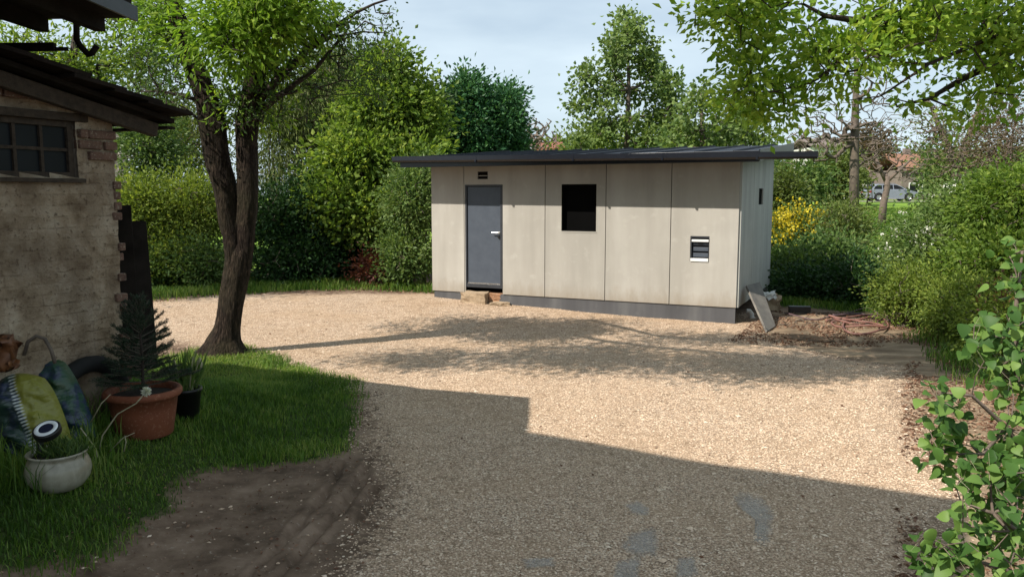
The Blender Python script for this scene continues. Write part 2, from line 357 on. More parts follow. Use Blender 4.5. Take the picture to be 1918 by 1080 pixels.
# ------------------------------------------------------------------ ground sheets
def axis(parts):
    a = [np.arange(x0, x1, st) for x0, x1, st in parts]; return np.concatenate(a)
xs = np.concatenate([-np.geomspace(600, 9, 26)[:-1], axis([(-9, -4, .1), (-4, -2.2, .032), (-2.2, -.4, .018), (-.4, 1, .04), (1, 4.2, .06), (4.2, 10, .14)]), np.geomspace(10, 600, 30)])
ys = np.concatenate([np.array([-60, -30, -15, -6, -2, 0, 1, 1.8]), axis([(2.4, 3.6, .04), (3.6, 6.2, .02), (6.2, 6.6, .04), (6.6, 12, .07), (12, 19, .15), (19, 40, .8)]), np.geomspace(40, 900, 36)])
GX, GY = np.meshgrid(xs, ys); 
def pxpoly(pts, z=0): return np.array([(GT(x, y) if y < 1090 and abs(x) < 2200 else G(x, y, z))[:2] for x, y in pts])
def sdist(poly, X, Y):
    X = np.asarray(X, float); Y = np.asarray(Y, float); d = np.full(X.shape, 1e9); ins = np.zeros(X.shape, bool); n = len(poly)
    for i in range(n):
        a = poly[i]; b = poly[(i + 1) % n]; ab = b - a; t = np.clip(((X - a[0]) * ab[0] + (Y - a[1]) * ab[1]) / (ab @ ab + 1e-12), 0, 1)
        d = np.minimum(d, np.hypot(X - a[0] - t * ab[0], Y - a[1] - t * ab[1]))
        c = ((a[1] > Y) != (b[1] > Y)); xx = a[0] + (Y - a[1]) * (b[0] - a[0]) / ((b[1] - a[1]) if abs(b[1] - a[1]) > 1e-9 else 1e-9)
        ins ^= c & (X < xx)
    return np.where(ins, d, -d)
near_grass = pxpoly([(0, 700), (150, 690), (300, 668), (360, 655), (395, 655), (455, 648), (520, 668), (600, 695), (655, 725), (680, 745), (672, 790), (650, 850), (560, 872), (430, 885), (330, 905), (230, 965), (180, 1020), (60, 1075), (-500, 1300), (-900, 1100), (-600, 700)])
gravel = pxpoly([(270, 566), (420, 553), (600, 549), (820, 551), (1386, 590), (1440, 640), (1560, 672), (1680, 690), (1700, 750), (1735, 850), (1790, 915), (1800, 960), (1725, 1080), (1800, 1400), (650, 1500), (640, 1080), (700, 990), (735, 900), (690, 840), (680, 760), (700, 735), (560, 690), (440, 655), (300, 640), (150, 640), (60, 590)])
dust = pxpoly([(1380, 640), (1450, 585), (1760, 590), (1830, 680), (2100, 860), (2600, 1300), (1750, 1300), (1700, 1000), (1690, 690), (1500, 655)])
back_grass = pxpoly([(-300, 552), (280, 560), (420, 549), (560, 543), (700, 541), (800, 547), (830, 548), (700, 520), (-300, 505)])
right_grass = pxpoly([(1770, 610), (1745, 635), (1790, 668), (1830, 720), (1980, 800), (2300, 900), (2300, 600)])
back2 = pxpoly([(1450, 575), (1560, 582), (1720, 590), (1760, 560), (1600, 540), (1440, 540)])
ruts = [pxpoly([(690, 862), (672, 905), (640, 950), (600, 1000), (550, 1050), (500, 1100)]), pxpoly([(640, 868), (625, 900), (590, 950), (560, 985), (520, 1030), (450, 1095)]), pxpoly([(705, 915), (690, 950), (665, 985), (640, 1020)])]
def pl_dist(pl, X, Y):
    d = np.full(X.shape, 1e9)
    for a, b in zip(pl[:-1], pl[1:]):
        ab = b - a; t = np.clip(((X - a[0]) * ab[0] + (Y - a[1]) * ab[1]) / (ab @ ab), 0, 1); d = np.minimum(d, np.hypot(X - a[0] - t * ab[0], Y - a[1] - t * ab[1]))
    return d
wob = fbm(GX, GY, 1.1, 4) * .28
def soft(d, w=.25): return np.clip(.5 + d / w * .5, 0, 1)
m_grass = np.maximum.reduce([soft(sdist(p_, GX, GY) + wob, w) for p_, w in ((near_grass, .3), (back_grass, .5), (right_grass, .6), (back2, .5))])
farm = sstep((GY - 17.5) / 3.0); m_grass = np.maximum(m_grass, np.maximum(farm, sstep((np.abs(GX) - 8.5) / 2)))
m_gravel = soft(sdist(gravel, GX, GY) + wob, .7)
m_dust = soft(sdist(dust, GX, GY) + wob, .8)
m_wet = np.zeros(GX.shape)
GZ = base_h(GX, GY) + fbm(GX, GY, .7, 3) * .035 * np.clip(1 - (GY - 16) / 10, 0, 1)
nearm = (GY > 2.4) & (GY < 12) & (np.abs(GX) < 6)
GZ += np.where(nearm, fbm(GX, GY, 6, 4) * .014 * (1 - m_gravel), 0)
for k, pl in enumerate(ruts):
    d = pl_dist(pl, GX, GY) + fbm(GX, GY, 4, 3) * .05
    GZ += -.04 * np.exp(-(d / .022) ** 2) + .016 * np.exp(-((d - .06) / .03) ** 2)
# the slight gravel rise against the plinth foot, dirt bank to the right
mound = G(1690, 730)[:2]; GZ += .05 * np.exp(-(((GX - mound[0]) / .5) ** 2 + ((GY - mound[1]) / .5) ** 2))
nx, ny = len(xs), len(ys)
def zat(x, y):
    x = np.atleast_1d(np.asarray(x, float)); y = np.atleast_1d(np.asarray(y, float))
    i = np.clip(np.searchsorted(xs, x) - 1, 0, nx - 2); j = np.clip(np.searchsorted(ys, y) - 1, 0, ny - 2)
    fx = (x - xs[i]) / (xs[i + 1] - xs[i]); fy = (y - ys[j]) / (ys[j + 1] - ys[j])
    return GZ[j, i] * (1 - fx) * (1 - fy) + GZ[j, i + 1] * fx * (1 - fy) + GZ[j + 1, i] * (1 - fx) * fy + GZ[j + 1, i + 1] * fx * fy
V = np.stack([GX.ravel(), GY.ravel(), GZ.ravel()], 1)
jj, ii = np.meshgrid(np.arange(ny - 1), np.arange(nx - 1), indexing='ij'); q0 = (jj * nx + ii).ravel()
FQ = np.stack([q0, q0 + 1, q0 + nx + 1, q0 + nx], 1)
cl = lambda A: A.ravel()[FQ].mean(1)
fg, fr, fd = cl(m_grass), cl(m_gravel), cl(m_dust)
zone = np.where(fg > .5, 0, np.where(fr > .5, 1, 2))
zone = np.where((zone == 0) & (cl(GY) > 20), 3, zone)
for zi, nm in ((0, 'lawn'), (1, 'gravel_yard'), (2, 'dirt_ground'), (3, 'ground')):
    sel = FQ[zone == zi]; us, inv = np.unique(sel, return_inverse=True); inv = inv.reshape(sel.shape)
    me = mesh_np(nm, V[us], inv, {'gravel': ('POINT', m_gravel.ravel()[us]), 'grass': ('POINT', m_grass.ravel()[us]), 'dust': ('POINT', m_dust.ravel()[us]), 'far': ('POINT', farm.ravel()[us])}, True)
    setp(link(nm, me, M['ground']), kind='structure')

# loose chips lying on the gravel
rng = np.random.RandomState(3)
def scatter_stones(name, n, x0, x1, y0, y1, inside, smin, smax, mat, lab, pw=1.0):
    X = rng.uniform(x0, x1, n * 3); Y = y0 + (y1 - y0) * rng.rand(n * 3) ** pw
    keep = inside(X, Y) & (np.abs(X) < .68 * Y + .4); X = X[keep][:n]; Y = Y[keep][:n]; k = len(X)
    s = rng.uniform(smin, smax, k) * (1 + .25 * rng.rand(k))
    base = np.array([[1, 0, 0], [0, 1, 0], [-1, 0, 0], [0, -1, 0], [0, 0, .8], [0, 0, -.8]], float)
    Vv = base[None] * s[:, None, None] * (1 + .55 * (rng.rand(k, 6, 3) - .5)) + (rng.rand(k, 6, 3) - .5) * s[:, None, None] * .4
    a = rng.rand(k) * 6.28; ca, sa = np.cos(a), np.sin(a)
    Vx = Vv[..., 0] * ca[:, None] * 1.25 - Vv[..., 1] * sa[:, None]; Vy = Vv[..., 0] * sa[:, None] * 1.25 + Vv[..., 1] * ca[:, None]
    Vv = np.stack([Vx + X[:, None], Vy + Y[:, None], Vv[..., 2] * .6 + (zat(X, Y) + s * .25)[:, None]], -1).reshape(-1, 3)
    fb = np.array([[0, 1, 4], [1, 2, 4], [2, 3, 4], [3, 0, 4], [1, 0, 5], [2, 1, 5], [3, 2, 5], [0, 3, 5]])
    Ff = (fb[None] + (np.arange(k) * 6)[:, None, None]).reshape(-1, 3)
    me = mesh_np(name, Vv, Ff, {'tint': ('FACE', np.repeat(rng.rand(k), 8))}); return setp(link(name, me, mat), lab, 'gravel', kind='stuff')
def stonemat():
    m, nt, p = nmat('limestone chips'); at = new(nt, 'ShaderNodeAttribute', attribute_name='tint')
    c = ramp(nt, at.outputs['Fac'], [(0, (.26, .18, .12)), (.35, (.47, .34, .24)), (.75, (.61, .46, .335)), (1, (.72, .59, .46))])
    nt.links.new(c, p.inputs['Base Color']); p.inputs['Roughness'].default_value = .9; p.inputs['Specular IOR Level'].default_value = .2; return m
M['chips'] = stonemat()
scatter_stones('gravel_stones', 100000, -3.5, 4.5, 3.2, 9.0, lambda X, Y: sdist(gravel, X, Y) + fbm(X, Y, 1.1, 4) * .28 > rng.uniform(-.25, .2, X.shape), .003, .0075, M['chips'], 'pale limestone chips covering the near yard', 1.25)
scatter_stones('larger_stones', 500, -3.5, 4.5, 3.2, 12, lambda X, Y: sdist(gravel, X, Y) > rng.uniform(-.4, .1, X.shape), .009, .018, M['chips'], 'bigger pebbles scattered over the gravel', 1.2)
scatter_stones('loose_stones', 500, -3.5, 4.5, 3.0, 9.0, lambda X, Y: (sdist(gravel, X, Y) < .1) & (sdist(near_grass, X, Y) < .0), .004, .011, M['chips'], 'scattered chips lying on the bare soil')
scatter_stones('far_gravel_stones', 30000, -6.5, 6, 9.0, 14.0, lambda X, Y: sdist(gravel, X, Y) > rng.uniform(-.3, .2, X.shape), .005, .009, M['chips'], 'pale limestone chips in front of the shed')

# puddle films among the chips
def puddle(pts, seed):
    r = np.random.RandomState(seed); poly = pxpoly(pts); c = poly.mean(0); out = []
    n = len(poly)
    for i in range(n):
        a, b = poly[i], poly[(i + 1) % n]
        for t in np.arange(0, 1, .125):
            q = a + (b - a) * t; d = q - c; out.append(c + d * (1 + .10 * (r.rand() - .5)))
    z = float(zat(c[0], c[1])[0]) + .006; k = len(out); out = np.array(out)
    V_ = [(c[0], c[1], z)]; ed = [1.]
    for f_, e_ in ((.55, 1.), (1.0, .55), (1.3, 0.)):
        for q in out: V_.append((c[0] + (q[0] - c[0]) * f_, c[1] + (q[1] - c[1]) * f_, z)); ed.append(e_)
    Fq = [(0, 1 + i, 1 + (i + 1) % k, 1 + (i + 1) % k) for i in range(k)] + [(1 + r_ * k + i, 1 + r_ * k + (i + 1) % k, 1 + (r_ + 1) * k + (i + 1) % k, 1 + (r_ + 1) * k + i) for r_ in range(2) for i in range(k)]
    me = bpy.data.meshes.new('puddle'); me.from_pydata(V_, [], [tuple(dict.fromkeys(f)) for f in Fq]); a_ = me.attributes.new('edge', 'FLOAT', 'POINT'); a_.data.foreach_set('value', ed); me.update()
    setp(link('puddle', me, M['water']), kind='structure')
def watermat():
    m, nt, p = nmat('damp film with painted sky sheen'); v = coords(nt); c = ramp(nt, noise(nt, v, 9, 4), [(.35, (.29, .27, .245)), (.65, (.40, .385, .355))])  # pale base colour paints the sky reflected in the water film
    nt.links.new(c, p.inputs['Base Color']); p.inputs['Roughness'].default_value = .5; p.inputs['Specular IOR Level'].default_value = .6; bump(nt, p, noise(nt, v, 40, 3), .25, .01)
    at = new(nt, 'ShaderNodeAttribute', attribute_name='edge'); ad = new(nt, 'ShaderNodeMath', operation='MULTIPLY_ADD'); nt.links.new(noise(nt, v, 18, 6, .8), ad.inputs[0]); ad.inputs[1].default_value = 1.1; nt.links.new(at.outputs['Fac'], ad.inputs[2])
    f = ramp(nt, ad.outputs[0], [(.85, 0.), (1.0, .9)]); f.node.color_ramp.elements[1].position = 1.0
    sc_ = new(nt, 'ShaderNodeMath', operation='MULTIPLY'); nt.links.new(ad.outputs[0], sc_.inputs[0]); sc_.inputs[1].default_value = .7
    f = ramp(nt, sc_.outputs[0], [(.60, 0.), (1.0, .42)])
    tr = new(nt, 'ShaderNodeBsdfTransparent'); mx = new(nt, 'ShaderNodeMixShader'); nt.links.new(f, mx.inputs[0]); nt.links.new(tr.outputs[0], mx.inputs[1]); nt.links.new(p.outputs[0], mx.inputs[2]); nt.links.new(mx.outputs[0], nt.nodes['Material Output'].inputs['Surface']); return m
M['water'] = watermat()
for s_, pts in enumerate([[(1172, 945), (1195, 938), (1215, 950), (1212, 965), (1185, 962)], [(1180, 998), (1225, 985), (1232, 1010), (1228, 1035), (1190, 1040), (1165, 1022)],
                          [(1155, 1050), (1200, 1040), (1195, 1085), (1145, 1095)], [(1375, 930), (1400, 922), (1430, 935), (1448, 960), (1440, 1010), (1430, 1045), (1412, 1020), (1418, 975), (1385, 950)],
                          [(980, 1043), (1035, 1040), (1040, 1055), (985, 1060)], [(1270, 1045), (1300, 1042), (1310, 1075), (1265, 1085)]]):
    puddle(pts, s_)
mud = MB(); mc = pxpoly([(1462, 630), (1490, 627), (1530, 631), (1568, 640), (1545, 643), (1510, 641), (1475, 636)]); zz = float(zat(*mc.mean(0))[0]) + .012
mud.add([(q[0], q[1], zz) for q in mc], [tuple(range(len(mc)))]); M['mud'] = pm('wet dark mud', (.12, .085, .055), (.05, .036, .024), 9, .9, .8, 16, spec=.1)
setp(build('mud_patch', mud, M['mud']), kind='structure')

# ------------------------------------------------------------------ foliage tools
def leaves(C0, D, size, rng, wid=.5, fold=.25, kind4=True):
    n = len(C0); D = D / (np.linalg.norm(D, axis=1, keepdims=True) + 1e-9)
    A = rng.normal(size=(n, 3)); S = np.cross(D, A); S /= (np.linalg.norm(S, axis=1, keepdims=True) + 1e-9); Nn = np.cross(S, D)
    L = size * rng.uniform(.65, 1.25, n)[:, None]; W = L * wid
    Vv = np.stack([C0, C0 + D * L * .45 + S * W * .5 + Nn * W * fold, C0 + D * L, C0 + D * L * .45 - S * W * .5 + Nn * W * fold], 1)
    return Vv.reshape(-1, 3), np.arange(4 * n).reshape(n, 4)
def leafmesh(name, C0, D, size, rng, tint, base, **k):
    Vv, Ff = leaves(C0, D, size, rng, **k); return mesh_np(name, Vv - np.asarray(base), Ff, {'tint': ('FACE', np.clip(tint, 0, 1))})
def skeleton(paths, targets, rng, rtip=.006, power=.47, step=.45, sag=.0):
    pos = []; par = []; fixed = {}; tr = []
    for pth, rads in paths:
        prev = -1
        if pos:
            d = np.linalg.norm(np.array(pos) - np.asarray(pth[0]), axis=1); prev = int(d.argmin())
        for k, (p, r) in enumerate(zip(pth, rads)):
            pos.append(np.asarray(p, float)); par.append(prev); prev = len(pos) - 1; fixed[prev] = r
    PA = np.zeros((len(pos) + len(targets) * 14 + 10, 3)); n = len(pos); PA[:n] = pos
    d0 = np.array([np.linalg.norm(PA[:n] - t, axis=1).min() for t in targets]); order = np.argsort(d0)
    tips = []
    for ti in order:
        t = targets[ti]; dv = t - PA[:n]; d = np.linalg.norm(dv, axis=1) + .5 * np.maximum(-dv[:, 2], 0)
        k = int(d.argmin()); a = PA[k].copy(); L = np.linalg.norm(t - a); m = int(min(12, max(1, math.ceil(L / step))))
        off = rng.normal(size=3) * L * .10; off[2] += .10 * L - sag * L
        prev = k
        for i in range(1, m + 1):
            s = i / m; q = a + (t - a) * s + off * 4 * s * (1 - s) + (rng.normal(size=3) * .03 * L if i < m else 0)
            PA[n] = q; par.append(prev); prev = n; n += 1
        tips.append(prev)
    cnt = np.zeros(n); 
    for t in tips: cnt[t] = 1
    for i in range(n - 1, -1, -1):
        if par[i] >= 0: cnt[par[i]] += cnt[i]
    rad = rtip * np.maximum(cnt, 1) ** power
    for i, r in fixed.items(): rad[i] = r
    for i in range(n):
        if i not in fixed and par[i] in fixed: rad[i] = min(rad[i], fixed[par[i]] * .6)
    for i in range(n):
        if i not in fixed and par[i] >= 0: rad[i] = min(rad[i], rad[par[i]])
    return PA[:n], np.array(par), rad, fixed, np.array(tips)
def limb_mesh(PA, par, rad, skip, name, base, sides=5):
    idx = np.array([i for i in range(len(PA)) if par[i] >= 0 and i not in skip], int)
    A = PA[par[idx]]; B = PA[idx]; ra = np.minimum(rad[par[idx]], rad[idx] * 1.5); rb = rad[idx]
    D = B - A; D /= (np.linalg.norm(D, axis=1, keepdims=True) + 1e-9); ref = np.where(np.abs(D[:, 2:3]) > .9, np.array([[1., 0, 0]]), np.array([[0, 0, 1.]]))
    S = np.cross(D, ref); S /= np.linalg.norm(S, axis=1, keepdims=True); T = np.cross(D, S)
    an = np.arange(sides) * 2 * math.pi / sides; ring = S[:, None] * np.cos(an)[None, :, None] + T[:, None] * np.sin(an)[None, :, None]
    V0 = A[:, None] + ring * ra[:, None, None]; V1 = B[:, None] + ring * rb[:, None, None]
    Vv = np.concatenate([V0, V1], 1).reshape(-1, 3); j = np.arange(sides); f = np.stack([j, (j + 1) % sides, sides + (j + 1) % sides, sides + j], 1)
    Ff = (f[None] + (np.arange(len(idx)) * 2 * sides)[:, None, None]).reshape(-1, 4)
    return mesh_np(name, Vv - np.asarray(base), Ff, None, True)
def sample_blobs(blobs, n, rng, shell=.45, clip=None):
    w = np.array([(b[3] * b[4] * b[5]) ** (.667) * (b[6] if len(b) > 6 else 1) for b in blobs]); w /= w.sum(); ch = rng.choice(len(blobs), n, p=w); out = np.zeros((n, 3)); nor = np.zeros((n, 3))
    B = np.array([b[:6] for b in blobs]); d = rng.normal(size=(n, 3)); d /= np.linalg.norm(d, axis=1, keepdims=True); r = rng.rand(n) ** shell
    lump = 1 + .16 * np.sin(d[:, 0] * 7 + ch) * np.sin(d[:, 2] * 6 + ch * 2) + .08 * rng.normal(size=n)
    out = B[ch, :3] + d * B[ch, 3:6] * (r * lump)[:, None]; return out, d
def plant(name, label, cat, base, blobs, ntg, per, lsize, leafm, seed, stems=None, spread=.22, wid=.5, woodm='twig', group=None, droop=.2, shell=.45, rtip=.005, wood=True, tintb=0.0, minz=.05, extra=None, crown='foliage', trunkn='trunk', bare=False, sides=5, trunkmat=None, step=.45, up=.3):
    rng = np.random.RandomState(seed); base = np.asarray(base, float)
    T, nr = sample_blobs(blobs, ntg, rng, shell); gz = base_h(T[:, 0], T[:, 1]); T[:, 2] = np.maximum(T[:, 2], gz + minz + .25 * rng.rand(ntg) )
    root = thing(name, label, cat, base, 0, group)
    if stems is None:
        stems = []
        for k in range(max(3, len(blobs) * 2)):
            b = blobs[k % len(blobs)]; foot = np.array([b[0] * .7 + base[0] * .3 + rng.normal() * b[3] * .25, b[1] * .7 + base[1] * .3 + rng.normal() * .15, 0]); foot[2] = base_h(foot[0], foot[1]) - .05
            top = np.array(b[:3]) + rng.normal(size=3) * np.array(b[3:6]) * .2; m1 = (foot + top) / 2 + rng.normal(size=3) * .12
            stems.append(([foot, m1, top], [.035, .025, .014]))
    if wood:
        PA, par, rad, fixed, tips = skeleton(stems, T, rng, rtip, step=step)
        tb = MB(); s0 = 0
        for pth, rads in stems:
            tb.tube([np.asarray(p) - base for p in pth], rads, 9)
        build(trunkn, tb, trunkmat or M[woodm], root, smooth=True)
        link('branches', limb_mesh(PA, par, rad, fixed, 'branches', base, sides), M[woodm], root)
    if not bare:
        n = ntg * per; c = np.repeat(T, per, 0); sp = spread * rng.uniform(.6, 1.3, ntg)
        g = rng.normal(size=(n, 3)) * np.repeat(sp, per)[:, None] * np.array([1, 1, .8]); C0 = c + g
        C0[:, 2] = np.maximum(C0[:, 2], base_h(C0[:, 0], C0[:, 1]) + .02)
        D = g / (np.linalg.norm(g, axis=1, keepdims=True) + 1e-6) + np.repeat(nr, per, 0) * .5 + rng.normal(size=(n, 3)) * .6; D[:, 2] += up - droop * 2
        tint = np.repeat(rng.rand(ntg) * .7, per) + rng.normal(size=n) * .16 + .15 + tintb
        link(crown, leafmesh(crown, C0, D, lsize, rng, tint, base, wid=wid), M[leafm], root)
        if extra:
            em, ecount, esz, ezmin, enm = extra
            hi = T[(T[:, 2] > ezmin)]; pick = hi[rng.randint(0, len(hi), ecount)]; k = 5
            c2 = np.repeat(pick + rng.normal(size=pick.shape) * spread * .9, k, 0); D2 = rng.normal(size=c2.shape); D2[:, 1] -= .3; c2 = c2 + D2 * esz * .3
            link(enm, leafmesh(enm, c2, D2, esz, rng, rng.rand(len(c2)), base, wid=.8), M[em], root)
    return root
def blob(x0, y0, x1, y1, Y, ry=None, w=1):
    a = P((x0 + x1) / 2, (y0 + y1) / 2, Y); rx = (x1 - x0) / 2 * Y / F; rz = (y1 - y0) / 2 * Y / F
    return (a[0], a[1], a[2], rx, ry or rx * .8, rz, w)
def foot(x, Y):
    a = P(x, 400, Y); return np.array([a[0], a[1], float(base_h(a[0], a[1]))])

# ------------------------------------------------------------------ concrete shed
def plane_px(o, xd):
    o = np.array(o, float); xd = np.array([xd[0], xd[1], 0.]); nn = np.array([-xd[1], xd[0], 0.])
    def f(x, y):
        d = ray(x, y); c = np.array([0, 0, CH]); t = ((o - c) @ nn) / (d @ nn); q = c + d * t; return float((q - o) @ xd), float(q[2])
    return f
RA = R(-25); A0 = (-1.42, 14.36, 0.0)
SL, SD = 5.34, 3.6
FW = plane_px(A0, (math.cos(RA), math.sin(RA)))
side0 = (A0[0] + SL * math.cos(RA), A0[1] + SL * math.sin(RA), 0)
SWL = plane_px(side0, (-math.sin(RA), math.cos(RA)))
def slab_holes(mb, u0, u1, z0, z1, y0, y1, holes=(), m=0, ztop=None):
    us = sorted(set([u0, u1] + [q for h in holes for q in h[:2] if u0 < q < u1])); zs = sorted(set([z0, z1] + [q for h in holes for q in h[2:] if z0 < q < z1]))
    def solid(i, j):
        if i < 0 or j < 0 or i >= len(us) - 1 or j >= len(zs) - 1: return False
        cu = (us[i] + us[i + 1]) / 2; cz = (zs[j] + zs[j + 1]) / 2
        return not any(h[0] < cu < h[1] and h[2] < cz < h[3] for h in holes)
    for i in range(len(us) - 1):
        for j in range(len(zs) - 1):
            if not solid(i, j): continue
            a, b, c, d = us[i], us[i + 1], zs[j], zs[j + 1]
            mb.add([(a, y0, c), (b, y0, c), (b, y0, d), (a, y0, d)], [(0, 1, 2, 3)], m); mb.add([(a, y1, c), (b, y1, c), (b, y1, d), (a, y1, d)], [(3, 2, 1, 0)], m)
            if not solid(i - 1, j): mb.add([(a, y0, c), (a, y0, d), (a, y1, d), (a, y1, c)], [(0, 1, 2, 3)], m)
            if not solid(i + 1, j): mb.add([(b, y0, c), (b, y1, c), (b, y1, d), (b, y0, d)], [(0, 1, 2, 3)], m)
            if not solid(i, j - 1): mb.add([(a, y0, c), (a, y1, c), (b, y1, c), (b, y0, c)], [(0, 1, 2, 3)], m)
            if not solid(i, j + 1): mb.add([(a, y0, d), (b, y0, d), (b, y1, d), (a, y1, d)], [(0, 1, 2, 3)], m)
    return mb
shed = thing('garden_shed', 'beige panelled shed with dark overhanging metal roof and grey door', 'shed', A0, RA)
ZB, ZT = .245, 2.475
u_j = [0.0, FW(871, 440)[0], FW(1022, 440)[0], FW(1135, 450)[0], FW(1256.5, 450)[0], SL]
door_h = (FW(873, 440)[0], FW(943, 440)[0], ZB - .1, FW(908, 346)[1])
win_h = (FW(1053, 390)[0], FW(1118, 390)[0], FW(1085, 433)[1], FW(1085, 345)[1])
vent_h = (FW(896, 328)[0], FW(915, 328)[0], FW(905, 335.5)[1], FW(905, 321.5)[1])
sw_h = (FW(1293.5, 465)[0], FW(1329, 465)[0], FW(1311, 489)[1], FW(1311, 442)[1])
holes = [door_h, win_h, vent_h, sw_h]
g = .006
for k in range(5):
    a, b = u_j[k] + (g if k else 0), u_j[k + 1] - g * (k < 4)
    mb = slab_holes(MB(), a, b, ZB, ZT, -.03, -.002, [h for h in holes if h[0] > a - .05 and h[1] < b + .05])
    build('wall_panel', mb, M['panel'], shed)
core = MB(); slab_holes(core, .02, SL - .03, -.15, ZT - .02, 0, .14, holes); build('wall', core, M['blackhole'], shed)
mb = MB()
zr = lambda y: 2.445 + .077 * (y + .56)
for a, b in ((0.0, 1.19), (1.202, 2.39), (2.402, 3.6)):
    pts = [(a, ZB), (b, ZB), (b, zr(b) - .01), (a, zr(a) - .01)]
    sl = (SWL(1418, 370)[0], SWL(1426, 370)[0], SWL(1422, 383)[1], SWL(1422, 353)[1])
    if a < sl[0] and sl[1] < b:
        t = MB(); slab_holes(t, a, b, ZB, zr(a) - .02, 0, .03, [sl]); t.add([(a, 0, zr(a) - .02), (b, 0, zr(a) - .02), (b, 0, zr(b) - .01), (a, 0, zr(a) - .01), (a, .03, zr(a) - .02), (b, .03, zr(a) - .02), (b, .03, zr(b) - .01), (a, .03, zr(a) - .01)], [(0, 1, 2, 3), (7, 6, 5, 4)])
        t.v = [(SL + .03 - y - .0, x, z) for x, y, z in t.v]; p_ = t
    else:
        p_ = MB(); p_.prism(pts, .03, 'x', SL); 
    setp(build('side_panel', p_, M['panel_side'], shed), 'grey end wall panel')
mb = MB(); mb.prism([(0.05, ZB), (SD, ZB), (SD, zr(SD) - .03), (.05, zr(0) - .03)], .05, 'x', SL - .09); 
mb.b2(SL - .14, SL - .10, sl[0] - .1, sl[1] + .1, sl[2] - .1, sl[3] + .1)
mb.b2(0, SL, SD - .1, SD, -.1, zr(SD) - .05); mb.prism([(0.14, -.1), (SD - .1, -.1), (SD - .1, zr(SD) - .06), (.14, zr(0) - .06)], .1, 'x', 0.0)
build('back_wall', mb, M['panel_side'], shed)
mb = MB(); mb.b2(sl[0] - .0, sl[1], 0, 1, 0, 1); t = MB(); t.b2(SL + .002, SL + .006, sl[0], sl[1], sl[2], sl[3]); 
build('slit_dark', t, M['blackhole'], shed)  # black sheet fills the slit, painting its unlit inside
mb = MB(); mb.b2(.03, FW(865, 550)[0], -.012, .05, -.25, ZB - .004); mb.b2(FW(865, 550)[0], SL - .01, -.0125, .05, -.25, ZB - .0045); build('plinth', mb, M['plinth'], shed); mb = MB(); mb.b2(SL - .5, SL - .45, .06, SD - .02, -.25, ZB + .1); mb.b2(SL - .44, SL - .10, .06, SD, ZB + .02, ZB + .06); build('painted_void', mb, M['blackhole'], shed)  # black boards set back here paint the shaded void under the side wall
# door
du0, du1, dz0, dz1 = door_h
zth = FW(908, 530)[1]; zb = FW(908, 538.5)[1]
mb = MB(); mb.b2(du0, du0 + .035, -.035, .05, zb, dz1); mb.b2(du1 - .045, du1, -.035, .05, zb, dz1); mb.b2(du0 + .035, du1 - .045, -.034, .05, dz1 - .03, dz1); mb.b2(du0 + .035, du1 - .045, -.033, .05, zb, zth - .012)
fr = build('door_frame', mb, M['frame'], shed, bevel=.004)
mb = MB(); mb.b2(du0 + .04, du1 - .05, -.012, .03, zth, dz1 - .035); dr = build('door', mb, M['door'], shed, bevel=.003)
mb = MB(); mb.b2(du0 + .045, du1 - .055, -.02, -.014, zth - .009, zth + .004); build('weather_strip', mb, M['chrome'], dr)
hu, hz = FW(941, 436)
hu = du1 - .075
mb = MB(); mb.tube([(hu, -.01, hz), (hu, -.06, hz), (hu - .12, -.062, hz + .002)], .010, 8); mb.lathe([(.001, 0), (.026, 0), (.026, .01), (.001, .01)], (0, 0, 0), 16)
vs = mb.v[-64:]; mb.v[-64:] = [(hu + x, -.012 - z, hz + y) for x, y, z in vs]; build('handle', mb, M['chrome'], dr, smooth=False)
mb = MB(); mb.tube([(hu, -.01, hz - .075), (hu, -.035, hz - .075)], .022, 14); build('lock', mb, M['black'], dr)
# vent
mb = MB(); v = vent_h; mb.b2(v[0], v[1], -.02, .05, v[2], v[2] + .015); mb.b2(v[0], v[1], -.021, .05, v[3] - .02, v[3]); mb.b2(v[0], v[1], .03, .05, v[2] + .015, v[3] - .02)
vv = build('vent', mb, M['wood_dark'], shed); mb = MB(); mb.b2(v[0] + .012, v[1] - .012, -.03, -.005, (v[2] + v[3]) / 2 - .014, (v[2] + v[3]) / 2 - .001); build('louvre', mb, M['panel'], vv)
# window hole with reveal, near-black sheet painting the unlit room
w = win_h; mb = MB(); t_ = .018
mb.b2(w[0], w[0] + t_, -.028, .138, w[2], w[3]); mb.b2(w[1] - t_, w[1], -.028, .138, w[2], w[3]); mb.b2(w[0] + t_, w[1] - t_, -.0275, .138, w[3] - t_, w[3]); mb.b2(w[0] + t_, w[1] - t_, -.0275, .138, w[2], w[2] + t_)
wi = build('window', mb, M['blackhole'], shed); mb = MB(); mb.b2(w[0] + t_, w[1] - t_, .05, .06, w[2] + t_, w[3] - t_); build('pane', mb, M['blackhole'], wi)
mb = MB(); mb.b2(w[0] - .01, w[1] + .01, -.036, -.0305, w[2] - .02, w[2] - .002); build('sill', mb, M['panel'], wi)
